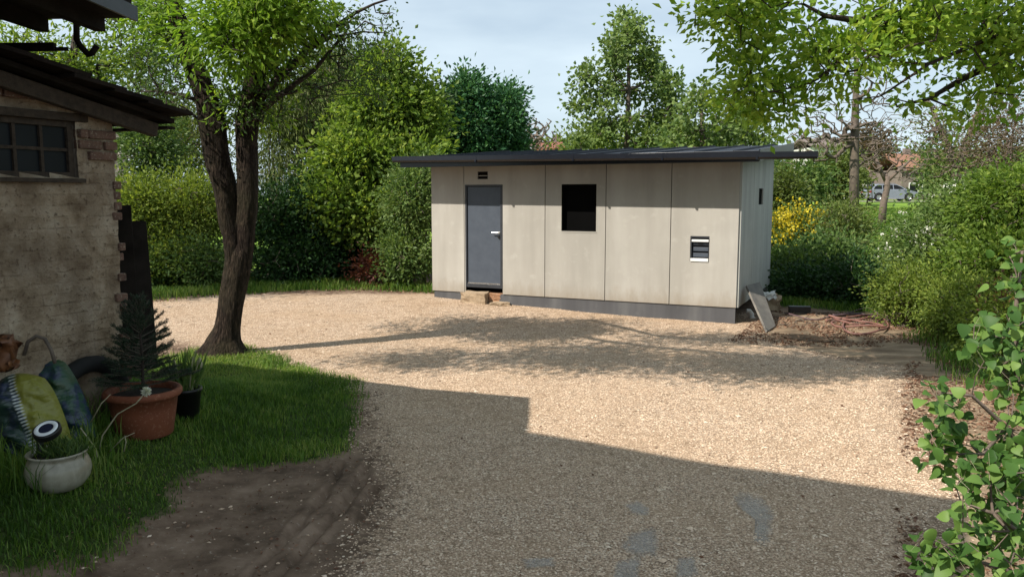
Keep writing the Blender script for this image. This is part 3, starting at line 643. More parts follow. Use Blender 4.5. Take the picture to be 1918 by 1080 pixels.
# small utility window
s = sw_h; mb = MB(); q = .022
mb.b2(s[0], s[0] + q, -.034, .08, s[2], s[3]); mb.b2(s[1] - q * .4, s[1], -.034, .08, s[2], s[3]); mb.b2(s[0] + q, s[1] - q * .4, -.0335, .08, s[3] - q, s[3]); mb.b2(s[0] + q, s[1] - q * .4, .05, .08, s[2], s[3] - q)
sw = build('utility_hatch', mb, M['frame'], shed)
mb = MB(); H_ = s[3] - s[2]
mb.b2(s[0] + q, s[1] - q * .4, -.04, .0, s[3] - q - .17 * H_, s[3] - q - .03); mb.b2(s[0] + q * .4, s[1] - q * .4 + .002, -.045, .01, s[2] - .004, s[2] + .045); build('white_trim', mb, M['white'], sw, bevel=.004)
mb = MB()
for k in range(3): mb.b2(s[0] + q + .01, s[1] - q * .4 - .01, -.0 + .002 * k, .02 + .002 * k, s[2] + .065 + k * .09, s[2] + .125 + k * .09)
build('slat', mb, M['door'], sw, bevel=.004)
mb = MB(); mb.b2((s[0] + s[1]) / 2 - .03, (s[0] + s[1]) / 2 + .05, -.012, -.002, s[2] + .26, s[2] + .285); build('latch', mb, M['black'], sw)
# roof
ru0, ru1, rf, rb = -.30, SL + .33, -.53, SD + .27
mb = MB(); zt = lambda y: zr(y) + .11
mb.prism([(rf, zr(rf)), (rb, zr(rb)), (rb, zt(rb)), (rf, zt(rf))], ru1 - ru0, 'x', ru0); roof = build('roof', mb, M['roof_metal'], shed)
mb = MB(); 
k = 0; uu = ru0 + .02
while uu < ru1:
    mb.add([(uu - .012, rf, zt(rf)), (uu + .012, rf, zt(rf)), (uu + .012, rb, zt(rb)), (uu - .012, rb, zt(rb)), (uu - .008, rf, zt(rf) + .028), (uu + .008, rf, zt(rf) + .028), (uu + .008, rb, zt(rb) + .028), (uu - .008, rb, zt(rb) + .028)], [(4, 5, 6, 7), (0, 4, 7, 3), (1, 2, 6, 5), (0, 1, 5, 4), (2, 3, 7, 6)]); uu += .56
build('seams', mb, M['roof_metal'], roof)
mb = MB(); mb.b2(ru0 - .01, ru1 + .01, rf - .022, rf - .002, zr(rf) - .03, zt(rf) + .015); build('fascia', mb, M['dark_metal'], roof, bevel=.003)
for uu in (ru0 - .018, ru1 + .003):
    mb = MB(); mb.prism([(rf, zr(rf) - .02), (rb, zr(rb) - .02), (rb, zt(rb) + .035), (rf, zt(rf) + .035)], .015, 'x', uu); build('verge_flashing', mb, M['dark_metal'], roof)
gp = [(-.001, .078), (-.001, 0), (-.03, -.028), (-.085, -.028), (-.115, 0), (-.115, .07), (-.108, .07), (-.108, .004), (-.082, -.021), (-.033, -.021), (-.008, .004), (-.008, .078)]
mb = MB(); n_ = len(gp); y_ = rf - .024
for uu, dz in ((-.40, .03), (SL + 1.12, -.035)): mb.v += [(uu, y_ + a, zr(rf) + .055 + dz + b) for a, b in gp]
mb.f = [(i, (i + 1) % n_, n_ + (i + 1) % n_, n_ + i) for i in range(n_)]; mb.f += [tuple(range(n_)), tuple(range(n_, 2 * n_))]; mb.m = [0] * len(mb.f)
gu = build('gutter', mb, M['dark_metal'], roof)
for uu in (1.2, 2.9, 4.3, 5.65):
    mb = MB(); zg = zr(rf) + .055 + .03 - .065 * (uu + .4) / 6.86; mb.b2(uu, uu + .03, y_ - .12, y_ - .0, zg - .033, zg - .029); mb.b2(uu, uu + .03, y_ - .120, y_ - .1165, zg - .033, zg + .074); build('bracket', mb, M['dark_metal'], gu)
for yy in (.02,):
    mb = MB(); mb.b2(.0, SL + .02, -.022, -.004, ZT + .002, ZT + .026); build('trim', mb, M['panel'], shed)

# ------------------------------------------------------------------ things at the shed
def shed_loc(x, y): 
    q = G(x, y); return q
# step of blocks
b0 = GT(906, 571); st = thing('step_block', 'rough grey concrete block serving as doorstep, brown clay side to the right', 'block', (b0[0], b0[1], b0[2] - .02), RA + R(8))
def rough_box(mb, c, d, rng, j=.006, n=4):
    bm = bmesh.new(); bmesh.ops.create_cube(bm, size=1); bmesh.ops.subdivide_edges(bm, edges=bm.edges[:], cuts=n, use_grid_fill=True)
    vs = [(c[0] + v_.co.x * d[0] + rng.normal() * j, c[1] + v_.co.y * d[1] + rng.normal() * j, c[2] + v_.co.z * d[2] + rng.normal() * j) for v_ in bm.verts]; bm.verts.ensure_lookup_table()
    mb.add(vs, [tuple(v_.index for v_ in f.verts) for f in bm.faces]); bm.free()
rg = np.random.RandomState(8)
mb = MB(); rough_box(mb, (-.20, .17, .10), (.44, .34, .235), rg, .006); build('block', mb, M['stone'], st)
q = GT(928, 569); st2 = thing('clay_block', 'two brown clay blocks stacked flat right of the concrete doorstep', 'block', (q[0], q[1], q[2] - .02), RA + R(14))
for k, z in enumerate((.05, .155)):
    mb = MB(); rough_box(mb, (.05, .17, z), (.34, .34, .10), rg, .004)
    for r_ in range(5): mb.b2(.222, .228, .03 + r_ * .055, .055 + r_ * .055, z - .04, z + .04)
    build('block', mb, M['clay'], st2)
mb = MB(); q = GT(936, 573); c = (q[0], q[1], q[2] - .02); rough_box(mb, (c[0], c[1] + .1, q[2] + .02), (.34, .22, .06), rg, .006, 5); build_single('stone_slab', mb, M['stone'], 'flat pale stone slab lying at the foot of the doorstep blocks', 'slab', c)
mb = MB(); q = FW(898, 537); c = Vector(A0) + Matrix.Rotation(RA, 3, 'Z') @ Vector((q[0], -.12, .215)); rough_box(mb, (c[0], c[1], c[2] + .022), (.13, .07, .03), rg, .003, 2); build_single('wood_wedge', mb, M['clay'], 'small brown wedge lying on the doorstep under the door', 'wedge', c)
# leaning board
pa, pb = GT(1434, 621.5), GT(1450, 612); pc, pd = P(1421, 530, 12.8), P(1396, 536.5, 12.38)
pa[2] = float(zat(pa[0], pa[1])[0]); pb[2] = float(zat(pb[0], pb[1])[0])
nn = np.cross(pb - pa, pd - pa); nn /= np.linalg.norm(nn); mb = MB(); mb.add([pa, pb, pc, pd, pa + nn * .03, pb + nn * .03, pc + nn * .03, pd + nn * .03], [(0, 1, 2, 3), (7, 6, 5, 4), (0, 4, 5, 1), (1, 5, 6, 2), (2, 6, 7, 3), (3, 7, 4, 0)])
build_single('leaning_board', mb, M['grey'], 'grey fibre cement offcut leaning on the right corner of the shed', 'board', pa)
def px_tube(mb, pts, r, n=8, z0=0.02, **k): 
    mb.tube([(lambda g_: (g_[0], g_[1], float(zat(g_[0], g_[1])[0]) + z0 + (p[2] if len(p) > 2 else 0)))(G(p[0], p[1])) for p in pts], r, n, **k)
q = P(1398, 582, 12.6); mb = MB(); mb.tube([q, q + [.05, 0, .0], q + [.09, 0, -.05], q + [.10, 0, -.16]], .035, 12); mb.tube([q + [.10, 0, -.10], q + [.10, 0, -.17]], .045, 12)
build_single('drain_pipe', mb, M['white'], 'white plastic drain elbow poking out behind the leaning board', 'pipe', (q[0] + .1, q[1], 0))
q = GT(1447, 585); q[2] = 0; mb = MB(); rough_box(mb, (q[0] - .02, q[1] + .2, .26), (.2, .12, .10), rg, .02, 3); s_ = MB(); rough_box(s_, (q[0] + .05, q[1] + .3, .12), (.3, .25, .24), rg, .02, 3)
build_single('rubble_block', s_, M['stone'], 'dark lump of rubble beside the shed, behind the leaning board', 'rubble', (q[0], q[1], 0)); build_single('white_sack', mb, M['white'], 'small crumpled white sack on the rubble behind the shed corner', 'sack', (q[0], q[1], .21), smooth=True)
q = GT(1497, 587); mb = MB(); mb.box((q[0], q[1], .06), (.34, .12, .11), Matrix.Rotation(R(-8), 3, 'Z')); mb.box((q[0], q[1], .119), (.35, .13, .01), Matrix.Rotation(R(-8), 3, 'Z')); build_single('black_crate', mb, M['black'], 'low black plastic tray lying on the soil right of the shed', 'tray', (q[0], q[1], 0), bevel=.01)
# hoses
def hose(pts, mat, lab, r=.022, seed=1, wig=.06):
    rr = np.random.RandomState(seed); g_ = [GT(x, y) for x, y in pts]; out = []
    k = len(g_)
    for i in range(k - 1):
        p0, p1, p2, p3 = g_[max(i - 1, 0)], g_[i], g_[i + 1], g_[min(i + 2, k - 1)]
        for t in np.arange(0, 1, .2): out.append(.5 * ((2 * p1) + (-p0 + p2) * t + (2 * p0 - 5 * p1 + 4 * p2 - p3) * t * t + (-p0 + 3 * p1 - 3 * p2 + p3) * t ** 3))
    out.append(g_[-1]); ph = rr.rand() * 6
    out = [(o[0], o[1], float(zat(o[0], o[1])[0]) + r + .018 * (1 + math.sin(i * .5 + ph))) for i, o in enumerate(out)]
    mb = MB(); mb.tube(out, r, 8); build_single('garden_hose', mb, M[mat], lab, 'hose', out[0], group='hoses dumped on the soil', smooth=True)
hose([(1552, 595), (1600, 600), (1640, 596), (1662, 606), (1660, 618), (1640, 626), (1600, 627), (1580, 622), (1582, 605), (1600, 601)], 'hose', 'pinkish red hose in the frontmost open loop of the pile', .016, 1)
hose([(1548, 604), (1570, 597), (1610, 606), (1650, 609), (1655, 615), (1610, 614), (1570, 612), (1558, 607), (1590, 603)], 'hose', 'pinkish red hose coiled tightly inside the frontmost loop', .014, 2)
hose([(1560, 592), (1600, 588), (1650, 600), (1690, 606), (1714, 607), (1712, 600)], 'hose_dark', 'dusky purple hose running right to a short upturned end', .014, 3)
hose([(1580, 591), (1625, 581), (1650, 590), (1680, 597), (1700, 606)], 'hose_dark', 'dusky purple hose arching along the back of the pile', .013, 4)
hose([(1562, 600), (1620, 594), (1650, 598), (1600, 610), (1560, 600)], 'hose', 'pinkish red hose lying across the middle of the pile', .013, 6)
hose([(1470, 592), (1520, 600), (1560, 594), (1600, 592), (1640, 588)], 'hose_dark', 'long thin purple hose trailing left toward the shed', .012, 5)
rr = np.random.RandomState(12); mb = MB()
for k in range(60):
    x, y = rr.uniform(1450, 1700), rr.uniform(585, 612); a = GT(x, y); d = Vector((rr.normal(), rr.normal() * .6, 0)).normalized() * rr.uniform(.06, .26)
    z_ = float(zat(a[0], a[1])[0]); mb.tube([(a[0], a[1], z_ + .01), (a[0] + d.x * .5, a[1] + d.y * .5, z_ + .025), (a[0] + d.x, a[1] + d.y, z_ + .012)], [.008, .007, .004], 6)
setp(build('stick_litter', mb, M['twig']), 'dead sticks and scraps strewn on the soil right of the shed', 'debris', kind='stuff')

# ------------------------------------------------------------------ old outbuilding on the left
K0 = (-2.95, 6.0, 0.0); OA = R(-115); XD = (math.cos(OA), math.sin(OA))
OW = plane_px(K0, XD)
def wallY(x): return K0[1] + OW(x, 600)[0] * XD[1]
ob = thing('brick_outbuilding', 'old outbuilding with crumbling plaster, exposed brick top and low dark roof', 'outbuilding', K0, OA)
oz = lambda x: 2.55 + .20 * x                    # underside of the roof along the wall
wx1 = OW(140, 280)[0]; wz0 = OW(70, 333)[1]; wz1 = OW(70, 222)[1]; WL = 3.4
wx0 = wx1; wx2 = wx0 + .84
# plaster wall with window hole, jittered surface
def wall_grid(x0, x1, z0f, z1f, st, hole, y0, amp, seed):
    nx_ = int((x1 - x0) / st) + 1; mb = MB(); X = np.linspace(x0, x1, nx_); nz = 80; ids = {}
    vs = []; 
    for i, x in enumerate(X):
        for j in range(nz + 1):
            z = z0f + (z1f(x) - z0f) * j / nz; vs.append((x, y0 + amp * float(fbm(x + seed, z, 4, 4)) + .5 * amp * float(fbm(x + seed, z, 17, 2)), z))
    fs = []
    for i in range(nx_ - 1):
        for j in range(nz):
            cx = (X[i] + X[i + 1]) / 2; cz = vs[i * (nz + 1) + j][2]
            if hole[0] < cx < hole[1] and hole[2] < cz < hole[3]: continue
            fs.append((i * (nz + 1) + j, (i + 1) * (nz + 1) + j, (i + 1) * (nz + 1) + j + 1, i * (nz + 1) + j + 1))
    mb.add(vs, fs); return mb
mb = wall_grid(0, WL, -.1, lambda x: oz(x), .03, (wx0, wx2, wz0, wz1), 0, .022, 3); build('plaster', mb, M['plaster'], ob, smooth=True)
mb = MB(); slab_holes(mb, .0, WL, -.1, 2.5, -.30, -.03, [(wx0, wx2, wz0, wz1)]); mb.b2(0, WL, -3.0, -2.75, -.1, 2.5); mb.b2(WL - .25, WL, -2.74, -.31, -.1, 2.5); mb.b2(0, .25, -2.74, -.31, -.1, 2.5)
build('wall', mb, M['mortar'], ob)
# exposed bricks
rr = np.random.RandomState(21); mb = MB()
z = wz0 - .02; row = 0
while z < 2.7:
    x = -.015 - (.12 if row % 2 else 0) * 0 + rr.uniform(-.012, .012); first = True
    while x < WL:
        L = .235 if not (first and row % 2) else .115
        x0, x1 = x, x + L
        if z + .066 < oz(max(x0, 0)) + .03:
            inwin = x1 > wx0 - .01 and x0 < wx2 + .02 and z + .066 > wz0 - .03 and z < wz1 + .055
            low = z < wz0 + .10 and rr.rand() < .8
            if inwin and x0 < wx0 - .08: x1 = wx0 - .012; inwin = False
            if not inwin and not low and rr.rand() > .08:
                pr = rr.uniform(.018, .05); mb.box(((x0 + x1) / 2, pr - .075, z + .033), (x1 - x0 - .014, .15, .060), Matrix.Rotation(rr.normal() * .012, 3, 'Z') @ Matrix.Rotation(rr.normal() * .012, 3, 'Y'))
        x = x1 + .004; first = False
    z += .076; row += 1
build('brickwork', mb, M['brick'], ob, bevel=.007)
# ragged quoin bricks where the corner plaster has fallen
mb = MB(); z = .5
while z < wz0:
    if rr.rand() < .75: L = rr.uniform(.02, .08); mb.box((L / 2 - .03, -.07 + rr.uniform(-.01, .02), z), (L + .02, .17, .058), Matrix.Rotation(rr.normal() * .03, 3, 'Z'))
    z += .076
build('corner_bricks', mb, M['brick'], ob, bevel=.008)
mb = MB(); mb.b2(wx0 - .10, wx2 + .1, -.08, .03, wz1 + .0, wz1 + .055); build('lintel', mb, M['wood_old'], ob, bevel=.006)
mb = MB(); fw = .042
mb.b2(wx0, wx0 + fw, -.07, -.01, wz0, wz1); mb.b2(wx2 - fw, wx2, -.07, -.01, wz0, wz1); mb.b2(wx0 + fw, wx2 - fw, -.069, -.011, wz1 - fw, wz1); mb.b2(wx0 + fw, wx2 - fw, -.069, -.008, wz0, wz0 + fw)
wf = build('window', mb, M['wood_old'], ob, bevel=.003)
mb = MB(); n3 = 4; pw = (wx2 - wx0 - 2 * fw) / n3
for k in range(1, n3): mb.b2(wx0 + fw + k * pw - .011, wx0 + fw + k * pw + .011, -.055, -.018, wz0 + fw, wz1 - fw)
zm = (wz0 + wz1) / 2; mb.b2(wx0 + fw, wx2 - fw, -.053, -.020, zm - .011, zm + .011); build('glazing_bars', mb, M['wood_old'], wf)
mb = MB(); mb.b2(wx0 + fw, wx2 - fw, -.042, -.038, wz0 + fw, wz1 - fw); build('pane', mb, M['glass'], wf)
mb = MB(); mb.b2(wx0 - .04, wx2 + .04, -.06, .05, wz0 - .03, wz0 - .001); build('sill', mb, M['wood_old'], wf, bevel=.004)
# roof of the outbuilding: layered ragged tiles, rake facing the yard
rx0, rx1, ry0, ry1 = -.38, WL + .3, -3.2, .22
mb = MB(); 
def orf(x): return oz(x) + .02
mb.add([(rx0, ry0, orf(rx0)), (rx1, ry0, orf(rx1)), (rx1, ry1, orf(rx1)), (rx0, ry1, orf(rx0)), (rx0, ry0, orf(rx0) + .035), (rx1, ry0, orf(rx1) + .035), (rx1, ry1, orf(rx1) + .035), (rx0, ry1, orf(rx0) + .035)], [(0, 3, 2, 1), (4, 5, 6, 7), (0, 1, 5, 4), (2, 3, 7, 6), (1, 2, 6, 5), (0, 4, 7, 3)])
orr = build('roof', mb, M['wood_dark'], ob)
mb = MB(); sl_ = math.atan(.2)
x = rx0 - .04
while x < rx1:
    y = ry0
    while y < ry1 + .02:
        wv = .21; t = rr.uniform(-.015, .02)
        mb.box((x + .17 + rr.normal() * .012, y + wv / 2, orf(x + .17) + .066 + rr.uniform(-.006, .012)), (.40, wv - .006, .028), Matrix.Rotation(rr.normal() * .02, 3, 'Z') @ Matrix.Rotation(-sl_ + .06 + rr.normal() * .015, 3, 'Y'))
        y += wv
    x += .30
build('roof_tiles', mb, M['tile_old'], orr)
for yy in (.10,):
    mb = MB(); mb.beam((-.30, yy, oz(-.30) - .05), (WL, yy, oz(WL) - .05), .07, .10); build('rafter', mb, M['wood_old'], orr, bevel=.006)
mb = MB(); mb.b2(-.42, -.34, -3, .18, oz(-.38) - .02, oz(-.38) + .0); build('eave_board', mb, M['wood_dark'], orr)

# ------------------------------------------------------------------ house behind the camera (casts the long shade) with the eave seen top left
def hz(z): return np.array([LD.x / -LD.z * z, LD.y / -LD.z * z])
HE = 6.0; S1 = G(940, 802)[:2]; S2 = G(1812, 940)[:2]
dirE = (S2 - S1) / np.linalg.norm(S2 - S1); p1 = S1 - hz(HE); p2 = S2 - hz(HE); bk = np.array([dirE[1], -dirE[0]])
if bk[1] > 0: bk = -bk
bk = bk / np.linalg.norm(bk)
pL = p1 - dirE * 5.0
hs = thing('farmhouse', 'farmhouse at the left edge, only its dark eave and gooseneck pipe showing top left', 'house', (p2[0], p2[1], 0))
mb = MB(); foot_ = [pL + dirE * .1 + bk * .5, p2 - dirE * .5 + bk * .5, p2 - dirE * .5 + bk * 8.5, pL + dirE * .1 + bk * 8.5]; mb.prism([tuple(q - p2) for q in foot_], HE - .1, 'z', -.1); build('wall', mb, M['render_white'], hs)
mb = MB(); rp = [pL, p2, p2 + bk * 9, pL + bk * 9]; mb.prism([tuple(q - p2) for q in rp], .16, 'z', HE - .16); build('roof', mb, M['tile_old'], hs)
c0 = P(248, 34, 5.75); e1 = np.array([-.955, .295, .05]); e2 = np.array([-.03, -.9995, .0]); Lf = 4.2
sc0 = np.array([p2[0], p2[1], 0])
qq = [c0, c0 + e2 * 3.1, c0 + e2 * 3.1 + e1 * Lf, c0 + e1 * Lf]
mb = MB(); th = .13
mb.add([q - sc0 for q in qq] + [q - sc0 + [0, 0, th] for q in qq], [(0, 1, 2, 3), (7, 6, 5, 4), (0, 4, 5, 1), (1, 5, 6, 2), (2, 6, 7, 3), (3, 7, 4, 0)]); pr_ = build('porch_roof', mb, M['wood_dark'], hs)
mb = MB(); a = c0 + e2 * -.02 - sc0; b = c0 + e2 * 3.0 - sc0; mb.beam(a + [.02, 0, .03], b + [.02, 0, .03], .02, .10); build('verge_board', mb, M['frame'], pr_)
mb = MB()
for k in range(5): q = c0 + e1 * (.25 + k * .5) - sc0 + [0, -.05, -.05]; mb.beam(q, q + e2 * 2.8, .07, .10)
build('rafters', mb, M['wood_dark'], pr_)
mb = MB(); mb.tube([P(143, 30, 6.0) - sc0, P(143.5, 74, 6.0) - sc0, P(150, 86, 6.0) - sc0, P(166, 103, 6.0) - sc0, P(172, 100, 6.0) - sc0, P(182, 86, 6.0) - sc0], [.022] * 6, 10); build('downpipe', mb, M['wood_dark'], pr_, smooth=True)
mb = MB(); mb.beam(P(-60, 90, 5.9) - sc0, P(103, 88, 6.0) - sc0, .06, .055); mb.beam(P(60, 93, 5.96) - sc0, P(128, 92, 6.05) - sc0, .05, .022); mb.b2(*( [c0[0] - sc0[0] - 2.2, c0[0] - sc0[0] - 2.1, c0[1] - sc0[1] - .4, c0[1] - sc0[1] - .3, -.0, c0[2]] )); build('beam', mb, M['wood_dark'], hs)

# neighbouring pale stone wall behind the outbuilding
q = P(240, 300, 19.5); nb = thing('stone_barn', 'pale limewashed stone barn corner glimpsed right of the outbuilding', 'barn', (q[0], q[1], 0), R(28))
mb = MB(); mb.b2(-5, 0, 0, 4, -.1, 4.15); build('wall', mb, M['limewash'], nb); mb = MB(); zz_ = .3
for k in range(42):
    mb.box((-.05 + rr.uniform(-.04, .05), -.02, .1 + k * .098), (.32, .14, .075), Matrix.Rotation(rr.normal() * .05, 3, 'Z'))
build('quoin_stones', mb, M['limewash'], nb, bevel=.01)
mb = MB(); mb.prism([(-.1, 4.1), (4.1, 4.3), (4.1, 4.36), (-.1, 4.16)], 5.2, 'x', -5.15); build('roof', mb, M['tile_old'], nb)

# leaning planks behind the outbuilding corner
for k, (a, b, w_, lab) in enumerate([((226, 385, 6.9), (246, 700, 6.5), .16, 'dark weathered plank leaning tight against the outbuilding corner'), ((250, 415, 6.95), (272, 690, 6.55), .20, 'wider dark plank leaning outermost behind the outbuilding corner')]):
    A_, B_ = P(*a), P(*b); B_[2] = max(B_[2], .0); mb = MB(); mb.beam(B_, A_, w_, .04); build_single('plank', mb, M['wood_dark'], lab, 'plank', B_, bevel=.006, group='planks leaning on the outbuilding')

# ------------------------------------------------------------------ soil bags, pots, lamp
def bagmat(name, ca, cb, cc, flip=1):
    m, nt, p = nmat(name); v = coords(nt); sx = new(nt, 'ShaderNodeSeparateXYZ'); nt.links.new(v, sx.inputs[0])
    nz_ = noise(nt, v, 7, 3); c = ramp(nt, nz_, [(.38, cb), (.5, ca), (.62, (.02, .03, .07)), (.7, ca)])
    ad = new(nt, 'ShaderNodeMath', operation='MULTIPLY_ADD'); nt.links.new(sx.outputs[0], ad.inputs[0]); ad.inputs[1].default_value = 1.7 * flip; ad.inputs[2].default_value = .5
    c = mix(nt, ramp(nt, ad.outputs[0], [(.44, 1.), (.46, 0.)]), c, cc)
    wv = new(nt, 'ShaderNodeTexWave', Scale=14, Distortion=.3, bands_direction='Y'); nt.links.new(v, wv.inputs['Vector'])
    band = ramp(nt, ad.outputs[0], [(.42, 0.), (.44, 1.), (.49, 1.), (.51, 0.)]); band.node.color_ramp.interpolation = 'LINEAR'
    wq = ramp(nt, wv.outputs['Fac'], [(.45, 0.), (.6, .8)]); c = mix(nt, mix(nt, 1., band, wq, 'MULTIPLY'), c, (.55, .58, .55))
    nt.links.new(c, p.inputs['Base Color']); p.inputs['Roughness'].default_value = .35; p.inputs['Specular IOR Level'].default_value = .5
    bump(nt, p, noise(nt, coords(nt, (1, 2.5, 1)), 9, 4), .6, .03); return m
M['bag1'] = bagmat('printed soil bag', (.015, .06, .03), (.04, .07, .03), (.24, .22, .03))
M['bag2'] = bagmat('printed dark soil bag', (.015, .03, .03), (.02, .05, .035), (.20, .20, .03), -1)
def bag(name, lab, c, size, rot, mat, seed):
    rr = np.random.RandomState(seed); mb = MB(); nu, nv = 28, 36; w_, h_, t_ = size
    for sgn in (1, -1):
        vs = []
        for j in range(nv + 1):
            for i in range(nu + 1):
                u = i / nu * 2 - 1; v_ = j / nv * 2 - 1
                th = (max(0, 1 - abs(u) ** 2.6) ** .55) * (max(0, 1 - abs(v_) ** 3.2) ** .6)
                pin = 1 - .26 * (abs(v_) ** 3.5) + .05 * math.cos(v_ * 3)
                x = u * w_ / 2 * pin; y = v_ * h_ / 2 * (1 - .16 * u * u) - .04 * u
                z = sgn * t_ / 2 * th * (1 + .18 * float(fbm(u * 2 + seed, v_ * 2, 1.3, 3))) + .035 * float(fbm(u * 2.2 + v_ * 1.5, v_ * 3 + seed, 2.2, 4)) * min(1, th * 2) + .014 * math.sin(7 * v_ + 5 * u + 3 * float(fbm(u, v_, 2, 2))) * th
                x += .10 * v_ * v_ * w_ * (1 if seed % 2 else -1)
                vs.append((x, y, z))
        fs = [(j * (nu + 1) + i, j * (nu + 1) + i + 1, (j + 1) * (nu + 1) + i + 1, (j + 1) * (nu + 1) + i) for j in range(nv) for i in range(nu)]
        mb.add(vs, fs)
    t = thing(name, lab, 'bag', c); o = build('sack', mb, M[mat], t, smooth=True); o.rotation_euler = rot; o.location = (0, 0, h_ * .42); return t
q = P(70, 800, wallY(98) + .02); q[2] = .2; q = q + [.16, -.08, 0]; bag('soil_bag', 'green and yellow plastic soil bag leaning on the plastered wall', q, (.42, .70, .25), (R(74), R(-24), R(10)), 'bag1', 1)
q = P(14, 800, wallY(14) + .02); q[2] = .2; q = q + [.18, -.08, 0]; bag('soil_bag', 'dark soil bag with yellow edge at the left frame edge, left of the yellow one', q, (.42, .64, .25), (R(74), R(-18), R(20)), 'bag2', 3)
q = P(3, 662, 5.05); mb = MB(); rough_box(mb, (q[0], q[1], q[2]), (.14, .12, .19), rg, .022, 4); M['orange'] = pm('crumpled brown bag', (.22, .09, .035), (.10, .04, .02), 8, .5, .6, 12)
build_single('paper_bag', mb, M['orange'], 'crumpled orange brown bag lying on top of the dark soil bag', 'bag', (q[0], q[1], q[2] - .1), smooth=True)
q = P(160, 720, wallY(160)) + [.06, -.03, 0]; q[2] = .2; mb = MB()
mb.tube([(q[0] + .27 * math.cos(a) * .42, q[1] - .02 + .27 * math.cos(a) * .9, .2 + .27 + .27 * math.sin(a)) for a in np.linspace(0, 2 * math.pi, 33)], .06, 12, cap=False)
build_single('tyre_shape', mb, M['rubber'], 'black tyre shape standing in for a rounded dark thing behind the soil bags', 'tyre', (q[0], q[1], .2), smooth=True)  # tyre form stands in for an unclear rounded black thing
mb = MB(); mb.tube([P(45, 665, 5.15), P(52, 640, 5.15), P(68, 629, 5.15), P(84, 634, 5.15), P(96, 655, 5.15), P(103, 680, 5.15)], .012, 8); build_single('hose_offcut', mb, M['twig'], 'short grey hose arched over the top of the soil bags', 'hose', P(52, 660, 5.15), smooth=True)
# white bulbous pot
q = GT(112, 918); q[2] = float(zat(q[0], q[1])[0]); wp = thing('glazed_planter', 'cream glazed bulbous planter standing in the grass, front left', 'planter', q)
mb = MB(); k_ = .178
mb.lathe([(k_ * .55, 0), (k_ * .75, .02), (k_ * .95, .07), (k_, .115), (k_ * .97, .15), (k_ * .88, .185), (k_ * .84, .20), (k_ * .90, .212), (k_ * .93, .222), (k_ * .90, .228), (k_ * .82, .222), (k_ * .78, .19)], n=48); build('bowl', mb, M['glaze'], wp, smooth=True)
mb = MB(); mb.lathe([(k_ * .79, .195), (k_ * .5, .205), (.001, .21)], n=24); build('soil', mb, M['soil'], wp)
rr = np.random.RandomState(4); n = 420; c = rr.normal(size=(n, 3)) * [.06, .05, .02] + [.02, 0, .2]; D = rr.normal(size=(n, 3)) * .6; D[:, 2] = 1
link('plant', leafmesh('plant', c, D, .09, rr, rr.rand(n), (0, 0, 0), wid=.13), M['leaf_mid'], wp)
# solar lamp
q2 = P(77, 866, q[1] - .03); lp = thing('solar_lamp', 'black solar stake lamp with pale ring stuck in the cream planter', 'lamp', q2)
hd = P(88, 806, q[1] - .03) - q2; mb = MB(); mb.tube([(0, 0, -.03), (.0, 0, .04), (hd[0] * .1, 0, hd[2] * .9)], .016, 12); build('stake', mb, M['black'], lp, smooth=True)
mb = MB(); rt = Matrix.Rotation(R(28), 3, 'X')
mb.lathe([(.001, -.03), (.06, -.03), (.075, -.02), (.077, .012), (.072, .018), (.0, .018)], n=36); mb.v = [tuple(rt @ Vector(v_) + Vector(hd)) for v_ in mb.v]; hd_o = build('lamp_head', mb, M['black'], lp, bevel=.002)
mb = MB(); mb.lathe([(.040, .0185), (.043, .023), (.060, .023), (.064, .0185)], n=40); mb.v = [tuple(rt @ Vector(v_) + Vector(hd)) for v_ in mb.v]; build('ring', mb, M['lens'], hd_o, smooth=True)
mb = MB(); mb.lathe([(.039, .020), (.001, .020)], n=30); mb.v = [tuple(rt @ Vector(v_) + Vector(hd)) for v_ in mb.v]; build('solar_cell', mb, M['cell'], hd_o)
# terracotta pot + spruce
q = GT(272, 812); q[2] = float(zat(q[0], q[1])[0]); tp = thing('terracotta_pot', 'large brown orange terracotta pot with rolled rim at the outbuilding corner', 'pot', q); tpos = q.copy(); tp.scale = (.9, .9, .9)
mb = MB(); mb.lathe([(.001, 0), (.205, 0), (.215, .01), (.245, .20), (.262, .315), (.285, .318), (.298, .335), (.298, .36), (.285, .378), (.262, .378), (.250, .35), (.245, .30)], n=64); build('pot', mb, M['terracotta'], tp, smooth=True)
mb = MB(); mb.lathe([(.255, .325), (.1, .34), (.001, .345)], n=32); build('soil', mb, M['soil'], tp)
sp = thing('spruce_sapling', 'small dark green spruce sapling growing in the terracotta pot', 'spruce', tpos + [0, 0, .31]); sp.scale = (.86, .86, .86); rr = np.random.RandomState(6)
mb = MB(); mb.tube([(0, 0, -.06), (.01, 0, .3), (0, 0, .62), (.01, 0, .85)], [.016, .012, .007, .003], 8); build('trunk', mb, M['bark_dark'], sp)
mb = MB(); nc = []; nd = []
